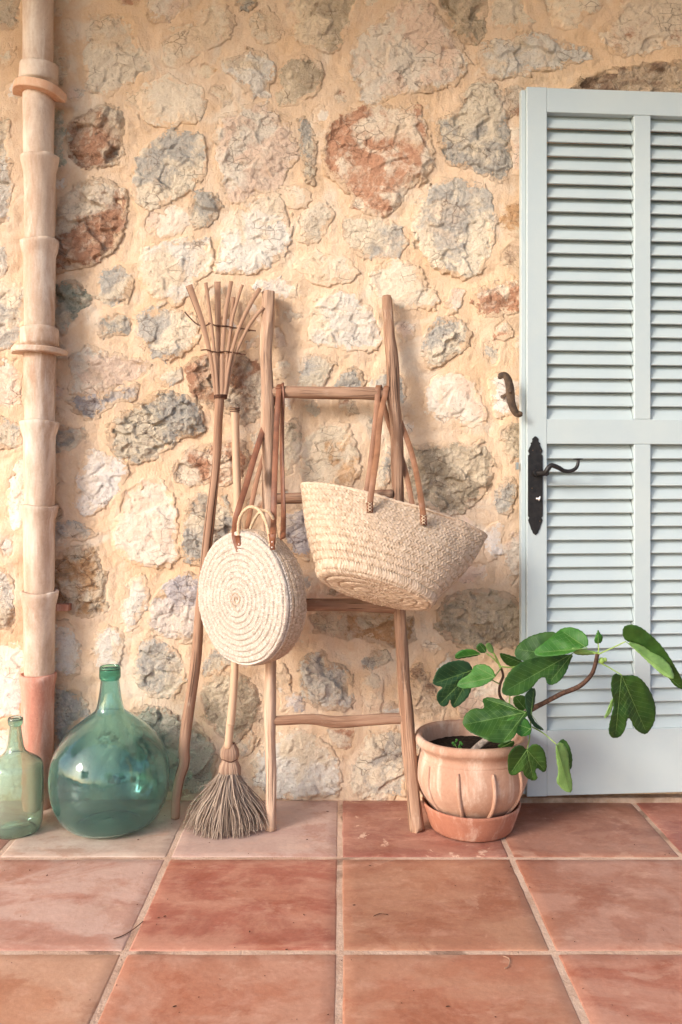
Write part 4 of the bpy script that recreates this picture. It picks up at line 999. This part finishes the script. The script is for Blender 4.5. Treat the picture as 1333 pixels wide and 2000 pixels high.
ribbon('strap', catmull(px3([(482,1040,bkd(482)-.02),(488,1005,2.52),(497,960,2.55),(508,915,2.575),(522,870,2.60),(538,810,2.625),(547,775,rt+.020),(549,756,rt+.012),(549,751,rt+.001)]), 6), Vector((1, -.1, 0)), .0145, .0034, M['leather_tan'], rbag)
ribbon('strap', catmull(px3([(553,1052,bkd(553)-.02),(554,1000,2.47),(552,930,2.51),(551,860,2.55),(552,800,2.585),(552,770,rt-.019),(551,755,rt-.013),(550,750,rt)]), 6), Vector((1, -1, 0)), .0165, .0034, M['leather'], rbag)
for (x, y) in ((467, 1068), (532, 1064)):
    for s in (-6, 6):
        bm = bmesh.new(); bmesh.ops.create_uvsphere(bm, u_segments=12, v_segments=8, radius=.0026, matrix=Matrix.Translation(P(x+(2 if s > 0 and x < 500 else 0), y+s*.9, fd(x)-.0135)))
        link('rivet', bm_me('rivet', bm, True), M['rivet'], rbag)
    ribbon('strap_tab', [P(x-3, y-22, fd(x)-.011), P(x-1, y-8, fd(x)-.0115), P(x+1.5, y+10, fd(x)-.010)], Vector((1, -.9, 0)), .0175, .003, M['leather'], rbag)

# --- basket
BC = P(768, 1006, 2.455)
bask = empty('market_basket', BC, label='wide tapered straw market basket with tan leather handles hung from the top rung', cat='basket')
PT = R(31); RL = R(15.8)
m3 = Matrix.Rotation(RL, 3, 'Y') @ Matrix.Rotation(-PT, 3, 'X')     # pitch the base towards the camera, then roll the rim down to the right
ex, ey, ez = m3 @ Vector((1, 0, 0)), m3 @ Vector((0, 1, 0)), m3 @ Vector((0, 0, 1))
HB, rimx, rimy, bx_, by_ = .243, .272, .088, .168, .088
BB = .0225
na = 700; side_n = 112; base_n = 46
rowsB = []
for i in range(base_n):
    t = i/(base_n-1); rowsB.append((bx_*t*.90, by_*t*.84, -HB-.006*(1-t*t)*1.0, t*by_/BB, t))
vb = by_/BB
for i in range(1, 13):
    a = i/12*math.pi/2; rowsB.append((bx_*(.90+.10*math.sin(a)), by_*(.84+.16*math.sin(a)), -HB+.026*(1-math.cos(a)), vb+i*.10, 1.0))
for i in range(1, side_n):
    t = i/(side_n-1); b = math.sin(math.pi*t)*.012
    rowsB.append((bx_+(rimx-bx_)*(t**.92)+b*.6, by_+(rimy-by_)*t+b+.012*math.sin(math.pi*min(1, t*1.3))*.6, -HB+.026+(HB-.026)*t, vb+1.20+t*(HB/BB), 1.0))
# folded rim and inside
vt = rowsB[-1][3]
rowsB += [(rimx+.002, rimy+.002, .004, vt+.15, 1), (rimx-.001, rimy-.001, .0065, vt+.3, 1), (rimx-.005, rimy-.005, .003, vt+.45, 1)]
for i in range(1, 14):
    t = i/13; rowsB.append((rimx-.006-(rimx-bx_)*t, rimy-.006-.002*t, .003-(HB-.012)*t, vt+.45+t*9, 1))
rb_ = np.array(rowsB); A = np.linspace(0, 2*np.pi, na, endpoint=False)
AA = np.repeat(A[None], len(rb_), 0); C_, S_ = np.cos(AA), np.sin(AA)
rise = np.clip((rb_[:, 2:3]+HB)/HB, 0, 1)
lens = 1-.30*rise**2*(np.abs(C_)**3)                          # ends of the mouth pinch to points
XX = rb_[:, 0:1]*C_; YY = rb_[:, 1:2]*S_*lens; ZZ = np.repeat(rb_[:, 2:3], na, 1)
ZZ = ZZ+.010*rise*(np.abs(C_)**4)-.010*rise*(1-np.abs(C_))**2+.004*rise*fbm(C_*2+5, S_*2, 41, 2)
YY = YY+.008*rise*fbm(C_*1.6, S_*1.6+ZZ*6, 43, 2); XX = XX+.005*fbm(C_*2, S_*2+ZZ*8, 45, 2)
VV = np.repeat(rb_[:, 3:4], na, 1)+AA/(2*np.pi)
row = np.floor(VV)
scale_row = rb_[:, 0:1]/rimx
cnt = np.where(row < vb, np.maximum(8, np.round(2*np.pi*(row+.5)/(vb)*.13/.0105)), np.round(1.22/.0100*.85))
# arc-length parameter so that straws keep one width round the oval
el = np.hypot(rb_[-20, 0]*np.sin(A), rb_[-20, 1]*np.cos(A)); cum = np.concatenate([[0], np.cumsum(el)[:-1]])/np.sum(el)
UU = cum[None]*cnt
hh = herring(UU, VV, .0030)
P0 = np.stack([XX, YY, ZZ], -1)
dv = np.gradient(P0, axis=0); du = np.roll(P0, -1, 1)-np.roll(P0, 1, 1); nv = np.cross(du, dv); nv /= np.linalg.norm(nv, axis=-1, keepdims=True)+1e-9
cen = np.array([0, 0, -HB*.5]); sgn = np.sign(np.sum(nv[60:100]*(P0[60:100]-cen))); nv *= sgn
hfade = np.repeat(rb_[:, 4:5], na, 1); hh *= sstep(.03, .12, hfade)
P1 = P0+nv*hh[..., None]
Mx = np.array([list(ex), list(ey), list(ez)])
V = (P1.reshape(-1, 3) @ Mx)+np.array(BC)
link('basket_body', npmesh('basket_body', V, gridquads(len(rb_), na, True)[:, ::-1], True, np.stack([UU.ravel(), VV.ravel()], 1)), M['straw_tan'], bask)
pth = []
for a in np.linspace(0, 2*math.pi, 241):
    c_, s_ = math.cos(a), math.sin(a); L_ = Vector((rimx*c_, rimy*s_*(1-.30*abs(c_)**3), .004+.010*abs(c_)**4-.010*(1-abs(c_))**2)); pth.append(BC+m3 @ L_)
tube('rim_binding', pth, [.0042*(1+.28*math.sin(i*2.1)) for i in range(241)], M['straw_tan'], bask, seg=7, caps=False)
def side_depth(px, py, front=True):
    """Depth of the basket wall along the camera ray through a pixel."""
    o_ = Vector((0, 0, 1)); dr = (P(px, py, 1)-o_)
    best = None; pts_ = P1[60:60+side_n-8:4, ::6].reshape(-1, 3) @ Mx+np.array(BC)
    d = pts_[:, 1]; u_ = pts_[:, 0]/d*F+CX; v_ = HY-(pts_[:, 2]-1)/d*F
    m_ = np.argsort((u_-px)**2+(v_-py)**2)[:14]; dd = d[m_]
    return float(dd.min() if front else dd.max())
dA, dB = side_depth(722, 985), side_depth(828, 1010)
rtd = ld(757)
def hnd(l, side=Vector((1, -.15, 0)), w=.0165, mat='leather_tan'): return ribbon('leather_handle', catmull(px3(l), 6), side, w, .0035, M[mat], bask)
hnd([(723,994,dA-.006),(724,975,dA-.010),(731,925,dA+.012),(737,885,2.47),(740,845,2.52),(745,805,2.56),(752,775,rtd-.020),(755,758,rtd-.017),(757,754,rtd),(758,762,rtd+.018),(772,800,2.622),(788,838,2.605),(803,880,2.56),(815,930,2.50),(823,975,dB+.004),(827,1005,dB-.008),(828,1018,dB-.006)])
hnd([(716,966,2.52),(718,950,2.52),(725,900,2.535),(731,850,2.56),(736,800,2.585),(738,770,rtd-.019),(739,757,rtd-.016),(741,753,rtd),(743,760,rtd+.017),(752,800,2.625),(768,850,2.62),(788,905,2.60),(800,955,2.56),(808,1000,2.54)])
for (x, y, d) in ((723, 990, dA), (828, 1015, dB)):
    ribbon('handle_tab', px3([(x-1, y-9, d-.0125), (x, y, d-.012), (x, y+11, d-.0105)]), Vector((1, -.1, 0)), .0175, .0032, M['leather'], bask)
    J = Joined()
    for k in range(3):
        yy = y-6+k*6
        for s in (-1, 1): J.add(tube_arr([P(x-4*s, yy-2.5, d-.0148), P(x+4*s, yy+3, d-.0148)], .0009, seg=5))
    link('stitching', J.mesh('stitching'), M['stitch'], bask)

# ------------------------------------------------------------------ demijohns
def bottle(name, cx_, d, prof_px, wall_t, mats, label, lip):
    t = empty(name, P(cx_, HY+F/d, d), label=label, cat='demijohn', group='green glass demijohns')
    ppm = F/d; X, Y = (cx_-CX)/ppm, d
    z = lambda py: 1-(py-HY)/ppm
    outer = [(r/ppm, max(z(y), .001)) for y, r in prof_px]; zb = .001
    outer = smoothprof(outer, 5)
    n_in = []
    for i, (r, zz) in enumerate(outer):
        a = outer[max(i-1, 0)]; b = outer[min(i+1, len(outer)-1)]; tx, tz = b[0]-a[0], b[1]-a[1]; L = math.hypot(tx, tz)+1e-9
        n_in.append((max(.0005, r+tz/L*wall_t), zz-tx/L*wall_t*1.0))
    inner = [p for p in n_in[::-1]]
    full = outer[::-1]   # bottom -> top
    allp = [(0.0004, .012), (outer[-1][0]*.5, .010), (outer[-1][0]*.86, .002)]+full+[(outer[0][0]-wall_t*.5, outer[0][1]+.001)]+[(r, zz) for r, zz in n_in if zz < outer[0][1]-.002]+[(outer[-1][0]*.55, .018), (.0004, .021)]
    fn = lambda a, r, zz: (r*(1+.006*math.sin(a*2+.7)+.004*math.sin(a*3)), zz)
    V, Q, T, UV = lathe_arr(allp, 72, fn, True); V = V+np.array([X, Y, 0])
    me = npmesh('glass_body', V, Q, True, UV)
    me.materials.append(M[mats[0]]); me.materials.append(M[mats[1]])
    link('glass_body', me, None, t)
    # raised collar round the mouth
    lp = [(r/ppm, z(y)) for y, r in lip]; V, Q, T, UV = lathe_arr(smoothprof(lp, 4), 48); V = V+np.array([X, Y, 0])
    link('lip', npmesh('lip', V, Q, True, UV), M[mats[1]], t)
    return t
bottle('large_demijohn', 215, 2.497, [(1306,17),(1325,17.5),(1350,20),(1375,24),(1388,29),(1398,42),(1410,58),(1425,76),(1445,93),(1470,107),(1500,114),(1530,114.5),(1560,109),(1585,98),(1602,84),(1610,68)], .0045, ('glass', 'glass_neck'),
       'large round green glass demijohn beside the drainpipe', [(1304,16.5),(1301,18),(1303,20),(1312,20.5),(1322,20.5),(1325,19.5),(1327,18.1)])
bottle('small_demijohn', 30, 2.455, [(1405,11),(1425,11.5),(1445,14),(1462,17),(1472,24),(1480,37),(1487,46),(1497,51),(1515,52),(1560,52),(1595,51),(1612,49),(1622,44)], .004, ('glass_pale', 'glass_pale'),
       'small pale green glass demijohn cut by the left edge of the photo', [(1403,10.5),(1401,12),(1403,14),(1409,14.6),(1414,14),(1417,11.9)])

# ------------------------------------------------------------------ flower pot and saucer
PC = 2.483; ppm = F/PC; PX = (921-CX)/ppm
sau = link('pot_saucer', bpy.data.meshes.new('x'), None)
prof = [(.0, .004), (.108, .004), (.114, .002), (.118, .006), (.127, .030), (.135, .055), (.1395, .068), (.1405, .073), (.138, .0765), (.133, .073), (.127, .045), (.112, .016), (.0, .014)]
V, Q, T, UV = lathe_arr(prof, 72, lambda a, r, z: (r*(1+.006*math.sin(a*3)), z), True); me = npmesh('pot_saucer', V, Q, True, UV); me.materials.append(M['saucer']); sau.data = me; sau.name = 'pot_saucer'
sau.location = (PX, PC, 0.0015); tag(sau, 'round red terracotta saucer under the fig pot', 'saucer')
pot = empty('flower_pot', (PX, PC, .0165), label='ribbed terracotta pot with rolled rim standing in the saucer', cat='pot')
prof = [(.0, .018), (.078, .018), (.084, .020), (.092, .040), (.112, .066), (.140, .102), (.1545, .138), (.1565, .165), (.1530, .190), (.1490, .204), (.1474, .208), (.1478, .212), (.1445, .216), (.1436, .221), (.1440, .226), (.1465, .232), (.1530, .240), (.1590, .248), (.1600, .258), (.1560, .266), (.148, .268), (.1400, .262), (.137, .250), (.134, .225), (.133, .18)]
prof = smoothprof(prof, 3)
V, Q, T, UV = lathe_arr(prof, 96, lambda a, r, z: (r*(1+.006*math.sin(a*2+1)+.003*math.sin(a*5)), z+.0015*math.sin(a*3)), True); V += np.array([PX, PC, 0])
link('pot_body', npmesh('pot_body', V, Q, True, UV), M['pot'], pot)
def prr(z):
    for (r1, z1), (r2, z2) in zip(prof[:-1], prof[1:]):
        if z1 <= z <= z2 and z2 > z1: return r1+(r2-r1)*(z-z1)/(z2-z1)
    return .15
for k in range(10):
    a = R(-90+(-21+k*36.0))
    zs = np.linspace(.026, .200, 16); pth = [Vector((PX+math.cos(a+.02*math.sin(z*20))*(prr(z)+.0015), PC+math.sin(a+.02*math.sin(z*20))*(prr(z)+.0015), z)) for z in zs]
    tube('rib', pth, [.0058*min(1, .6+i*.25, .6+(15-i)*.3) for i in range(16)], M['pot'], pot, seg=8)
nn = 60; rr_ = np.linspace(0, .136, 22); A = np.linspace(0, 2*np.pi, nn, endpoint=False); RR, AA = np.meshgrid(rr_, A, indexing='ij')
X = PX+RR*np.cos(AA); Y = PC+RR*np.sin(AA); Z = .222+.006*fbm(X*20, Y*20, 61, 3)+.004*fbm(X*90, Y*90, 63, 2)
link('soil', npmesh('soil', np.stack([X, Y, Z], -1).reshape(-1, 3), gridquads(22, nn, True), True), M['soil'], pot)

# ------------------------------------------------------------------ fig plant
FD = 2.40
fig = empty('fig_plant', (PX, PC, .222), label='young fig plant with broad lobed leaves growing out of the terracotta pot', cat='plant')
def c2p(x, y): return (780+x/2.4105, 1200+y/2.4105)
def leaf(pts, mat, d0, gx_=0, gy_=0, base=None, tips=(), fold=.0, name='leaf', ser=1.0, flip=False):
    pp = [c2p(*p) for p in pts]; pp = chaikin(pp, 2)
    # serrated margin
    q = []; n = len(pp)
    for i in range(n):
        a, b = pp[i], pp[(i+1) % n]; L = math.hypot(b[0]-a[0], b[1]-a[1]); m = max(1, int(L/2.6))
        for k in range(m):
            t = k/m; dx, dy = b[0]-a[0], b[1]-a[1]
            off = .45*ser*math.sin((i*1.7+k)*2.1)
            q.append((a[0]+dx*t-dy/L*off, a[1]+dy*t+dx/L*off))
    cx_ = sum(p[0] for p in q)/len(q); cy_ = sum(p[1] for p in q)/len(q)
    base = c2p(*base) if base else q[0]; tp = [c2p(*t) for t in tips]
    segs = [(base, t) for t in tp]
    def dseg(x, y):
        m = 1e9
        for a, b in segs:
            ex_, ey_ = b[0]-a[0], b[1]-a[1]; t = max(0, min(1, ((x-a[0])*ex_+(y-a[1])*ey_)/(ex_*ex_+ey_*ey_+1e-9)))
            m = min(m, math.hypot(x-a[0]-t*ex_, y-a[1]-t*ey_))
        return m if segs else 0
    sd0 = random.Random(int(cx_*7+cy_)).uniform(0, 50)
    def dep(x, y):
        v = d0+gx_*(x-cx_)+gy_*(y-cy_)-fold*min(dseg(x, y), 30)
        v += .0035*vnoise(np.array([x/22+sd0]), np.array([y/22]), 3)[0]
        return v
    x0, x1 = min(p[0] for p in q), max(p[0] for p in q); y0, y1 = min(p[1] for p in q), max(p[1] for p in q)
    st = 3.4; inner = []
    gxs = np.arange(x0, x1, st); gys = np.arange(y0, y1, st); GX_, GY_ = np.meshgrid(gxs, gys); sdv = polysdf(q, GX_, GY_)
    for x, y, s in zip(GX_.ravel(), GY_.ravel(), sdv.ravel()):
        if s > 1.6: inner.append((x+.4*math.sin(y*3), y+.4*math.sin(x*2)))
    allv = [Vector(p) for p in q+inner]; ed = [(i, (i+1) % len(q)) for i in range(len(q))]
    vs, _, fs, *_ = delaunay_2d_cdt(allv, ed, [], 1, 1e-4)
    V = [list(P(v.x, v.y, dep(v.x, v.y))) for v in vs]
    T = np.array([list(f) for f in fs if len(f) == 3])
    # triangle orientation: top side towards the camera
    a, b, c = (np.array(V)[T[:, i]] for i in range(3)); nv = np.cross(b-a, c-a); w = nv[:, 1] > 0
    T[w] = T[w][:, ::-1]
    me = npmesh(name, V, None, True, None, None, T); o = link(name, me, M[mat], fig)
    md = o.modifiers.new('thickness', 'SOLIDIFY'); md.thickness = .0009; md.offset = -1
    # raised veins
    J = Joined(); poly = q
    def addv(a, b, r0, r1):
        n_ = max(3, int(math.hypot(b[0]-a[0], b[1]-a[1])/6)); pth = []
        for i in range(n_+1):
            t = i/n_; x, y = a[0]+(b[0]-a[0])*t, a[1]+(b[1]-a[1])*t; pth.append(P(x, y, dep(x, y)-.0014))
        J.add(tube_arr(pth, [r0+(r1-r0)*i/n_ for i in range(n_+1)], seg=5, caps=False))
    for a, b in segs:
        e = (a[0]+(b[0]-a[0])*.96, a[1]+(b[1]-a[1])*.96); addv(a, e, .0010, .0004)
        L = math.hypot(b[0]-a[0], b[1]-a[1]); ux, uy = (b[0]-a[0])/L, (b[1]-a[1])/L; k = 9
        while k < L*.92:
            for s in (-1, 1):
                ang = R(52)*s; dx, dy = ux*math.cos(ang)-uy*math.sin(ang), ux*math.sin(ang)+uy*math.cos(ang)
                sx_, sy_ = a[0]+ux*k, a[1]+uy*k; m = 4
                while m < 40:
                    if polysdf(poly, np.array([sx_+dx*m]), np.array([sy_+dy*m]))[0] < 2.0: break
                    if any(math.hypot(0, 0) for _ in ()): break
                    m += 2
                if m > 7: addv((sx_, sy_), (sx_+dx*(m-3), sy_+dy*(m-3)), .00026, .00016)
            k += 11
    if J.V: link('vein', J.mesh('vein'), M['vein'], o, False)
    return o
# back leaves first
leaf([(540,180),(560,140),(610,105),(670,85),(730,80),(750,98),(730,150),(700,190),(640,215),(560,220)], 'leaf', 2.43, -.0003, -.0006, (735,190), [(560,165)])
leaf([(470,180),(510,188),(570,210),(590,235),(550,252),(510,242),(485,215)], 'leaf', 2.46, .0006, .0004, (585,232), [(480,188)])
leaf([(482,365),(495,310),(530,255),(580,220),(640,205),(700,198),(760,192),(825,185),(805,225),(790,270),(755,318),(718,335),(696,325),(690,295),(662,300),(630,345),(590,372),(540,385),(500,382)], 'leaf', 2.365, .0003, -.0006, (820,182), [(500,362),(712,318)], .0005)
leaf([(635,170),(680,135),(730,95),(765,65),(810,58),(860,75),(890,110),(893,150),(850,163),(800,185),(740,195),(680,200),(640,192)], 'leaf_mid', 2.345, -.0003, -.0010, (888,160), [(650,180),(770,80)], .0005)
leaf([(810,155),(850,162),(900,170),(943,180),(920,190),(870,194),(822,188)], 'leaf_pale', 2.335, 0, .0008, (943,182), [(815,170)])
leaf([(1055,60),(1090,45),(1140,60),(1190,100),(1240,150),(1280,210),(1320,280),(1345,330),(1342,358),(1300,340),(1270,300),(1230,230),(1170,160),(1120,135),(1070,128),(1052,100)], 'leaf', 2.31, -.0002, .0006, (1068,128), [(1335,350)], .0004)
leaf([(1070,130),(1130,126),(1190,158),(1240,200),(1282,245),(1302,308),(1250,295),(1190,242),(1130,182)], 'leaf_pale', 2.29, .0002, -.0006, (1068,128), [(1296,302)], -.0004)
leaf([(1000,300),(1020,275),(1050,292),(1110,285),(1150,310),(1190,370),(1212,440),(1205,510),(1172,562),(1150,566),(1110,540),(1090,490),(1075,490),(1068,540),(1042,580),(1002,585),(985,550),(1000,480),(1015,420),(1000,370)], 'leaf', 2.32, .0008, .0003, (1048,285), [(1165,555),(1020,575)], .0006)
leaf([(965,488),(985,440),(1005,390),(1013,412),(1000,462),(975,490)], 'leaf_pale', 2.36, 0, 0, (1010,392), [(970,486)])
leaf([(160,310),(180,260),(230,225),(290,215),(330,225),(350,262),(335,300),(345,350),(320,400),(262,445),(246,430),(240,395),(230,430),(200,437),(175,400),(182,362),(212,345),(160,332)], 'leaf_sheen', 2.40, .0005, .0003, (350,262), [(168,325),(190,425),(256,432)], .0004)
leaf([(350,240),(400,232),(440,255),(455,290),(440,310),(400,335),(360,345),(300,352),(268,335),(290,305),(340,278)], 'leaf_mid', 2.375, -.0004, -.0004, (452,295), [(280,332),(360,245)], .0004)
leaf([(262,190),(290,168),(340,162),(387,185),(370,196),(310,206),(265,212)], 'leaf_mid', 2.44, 0, .0006, (385,186), [(268,205)])
leaf([(365,145),(385,132),(410,150),(412,180),(385,184),(363,165)], 'leaf', 2.45, 0, 0, (410,180), [(378,140)])
leaf([(405,145),(425,130),(445,155),(447,186),(420,176)], 'leaf_pale', 2.43, .0008, 0, (446,184), [(422,135)])
leaf([(538,385),(592,378),(602,420),(606,458),(565,452),(538,425)], 'leaf', 2.44, .0004, 0, (600,452), [(550,392)])
leaf([(590,380),(625,345),(646,352),(640,420),(622,470),(642,510),(682,540),(680,549),(640,536),(608,490),(598,440)], 'leaf_sheen', 2.38, .0008, 0, (622,470), [(635,355),(676,545)])
leaf([(295,515),(310,470),(350,440),(396,446),(402,430),(390,400),(420,388),(480,400),(530,425),(562,450),(602,455),(606,480),(570,500),(555,560),(522,600),(470,608),(430,600),(380,575),(330,555)], 'leaf', 2.325, -.0002, -.0010, (596,462), [(305,520),(405,398),(490,600)], .0006)
leaf([(465,610),(545,592),(542,620),(500,640),(470,635)], 'leaf', 2.36, 0, .0006, (540,598), [(475,630)])
leaf([(500,500),(545,475),(600,488),(626,530),(622,566),(580,578),(555,562),(535,528)], 'leaf_mid', 2.31, .0003, -.0008, (618,540), [(508,502),(580,572)], .0004)
leaf([(515,660),(540,625),(580,615),(603,642),(625,612),(660,613),(690,650),(698,730),(680,748),(652,722),(640,738),(656,775),(630,787),(592,765),(582,732),(550,760),(518,757),(512,710)], 'leaf', 2.315, .0002, .0006, (603,638), [(528,745),(632,775),(688,738)], .0007)
leaf([(745,612),(770,582),(800,610),(818,670),(815,720),(805,735),(790,680),(772,630)], 'leaf', 2.345, 0, 0, (748,610), [(808,725)])
leaf([(738,612),(770,600),(798,650),(805,740),(818,790),(815,842),(780,836),(738,792),(752,740),(740,680)], 'leaf_pale', 2.325, .0006, .0002, (740,612), [(802,835)], -.0003)
leaf([(918,120),(930,92),(938,70),(948,90),(962,105),(954,136),(925,139)], 'leaf_mid', 2.34, .0006, 0, (938,140), [(938,76)])
def br_(name, pts, r0, r1, mat, rough=.1, seg=9):
    c = catmull([P(*c2p(x, y), d) for x, y, d in pts], 6); n = len(c)
    tube(name, c, [r0+(r1-r0)*i/(n-1) for i in range(n)], M[mat], fig, seg=seg, rough=rough, seed=int(pts[0][0]))
br_('trunk', [(340,655,2.49),(400,600,2.46),(470,555,2.45),(540,500,2.44),(605,458,2.43)], .0105, .0085, 'bark_grey')
br_('branch', [(605,458,2.43),(640,440,2.42),(700,410,2.40),(770,372,2.38),(850,338,2.36),(900,292,2.345),(920,250,2.335),(934,185,2.33)], .0080, .0052, 'bark', .22)
br_('branch', [(560,480,2.44),(500,420,2.46),(474,380,2.46),(476,330,2.46),(490,290,2.455),(480,250,2.45)], .0046, .0034, 'bark', .15)
br_('branch', [(480,255,2.45),(462,215,2.45),(448,188,2.44),(430,168,2.44)], .0034, .002, 'stem', .05)
for l in ([(470,235,2.45),(440,205,2.44),(412,184,2.44)], [(478,258,2.45),(465,275,2.41),(452,294,2.378)], [(480,245,2.45),(530,250,2.45),(585,235,2.45)], [(476,330,2.46),(420,300,2.42),(350,263,2.40)],
          [(934,185,2.33),(880,178,2.35),(822,182,2.362)], [(934,190,2.33),(1000,160,2.32),(1068,128,2.305)], [(930,220,2.335),(985,248,2.33),(1048,286,2.32)], [(938,185,2.33),(940,160,2.34),(938,138,2.34)],
          [(600,458,2.43),(620,510,2.37),(618,540,2.31)], [(625,530,2.40),(680,560,2.36),(740,612,2.33)], [(615,520,2.40),(615,580,2.34),(603,640,2.313)], [(600,460,2.42),(598,458,2.36),(596,462,2.327)], [(520,430,2.45),(520,400,2.45),(522,385,2.44)]):
    br_('leaf_stalk', l, .0021, .0015, 'stem', .03, 7)
bm = bmesh.new()
for (x, y, r, d) in ((955, 218, .0085, 2.335), (970, 214, .006, 2.335)):
    bmesh.ops.create_uvsphere(bm, u_segments=14, v_segments=10, radius=r, matrix=Matrix.Translation(P(*c2p(x, y), d)))
link('green_fig', bm_me('green_fig', bm, True), M['stem'], fig)
# little weed in the pot
weed = empty('seedling', P(*c2p(275, 625), 2.40), label='tiny round leaved green seedling sprouting in the pot soil', cat='seedling')
for i, (x, y, r) in enumerate([(255,607,8),(272,592,7),(290,605,8),(284,622,7),(296,612,7),(262,614,8),(290,632,7),(268,600,5)]):
    c = P(*c2p(x, y), 2.405+.004*(i % 3)); bm = bmesh.new()
    bmesh.ops.create_uvsphere(bm, u_segments=10, v_segments=6, radius=1, matrix=Matrix.Translation(c) @ Matrix.Rotation(R(30*i), 4, 'Y') @ Matrix.Diagonal((r*.0006, .0012, r*.0005, 1)))
    link('leaf', bm_me('leaf', bm, True), M['leaf_mid'], weed)
for x, y in ((262,612), (285,610), (280,628)):
    tube('stalk', [P(*c2p(277, 645), 2.41), P(*c2p((277+x)/2, y+12), 2.407), P(*c2p(x, y), 2.406)], .0007, M['stem'], weed, seg=5)

# ------------------------------------------------------------------ litter on the tiles
def floor_pt(px, py, z=.002):
    d = (1-z)*F/(py-HY); return P(px, py, d)
def litter(name, pts, r, mat, label, cat, grp=None):
    c = catmull([floor_pt(x, y, .003) for x, y in pts], 4); J = Joined().add(tube_arr(c, r, seg=6, rough=.2)); o = link(name, J.mesh(name), M[mat]); tag(o, label, cat, grp)
litter('dry_pine_needle', [(222,1834),(240,1828),(260,1816),(280,1800)], .0011, 'twig', 'long thin dry needle lying across the grout joint on the red tile', 'needle')
litter('dry_leaf_curl', [(730,1790),(742,1785),(758,1787)], .0009, 'twig', 'small curled dry stalk on the tan tile in front of the pot', 'stalk')
litter('straw_scrap', [(984,1868),(996,1874),(994,1888),(986,1892)], .0012, 'rake', 'hooked straw scrap on the front right tile', 'straw')
br = random.Random(12); bm = bmesh.new()
for i in range(70):
    x, y = ((92,1710),(58,1700),(310,1793),(322,1790),(594,1787),(488,1820),(560,1855),(341,1966),(692,1768),(723,1691),(998,1693),(1035,1733),(875,1966),(1240,1650),(640,1585),(600,1640),(270,1640),(1308,1667),(1300,1670))[i] if i < 19 else (br.uniform(0, 1333), br.uniform(1590, 2000))
    c = floor_pt(x, y, .0030); k_ = 1 if i < 19 else .5
    bmesh.ops.create_icosphere(bm, subdivisions=1, radius=1, matrix=Matrix.Translation(c) @ Matrix.Rotation(br.uniform(0, 3), 4, 'Z') @ Matrix.Diagonal((.004*k_*br.uniform(.6, 1.2), .0018*k_, .0011, 1)))
o = link('floor_debris', bm_me('floor_debris', bm), M['twig']); tag(o, 'scattered tiny dark crumbs of dry debris over the terracotta tiles', 'debris', kind='stuff')
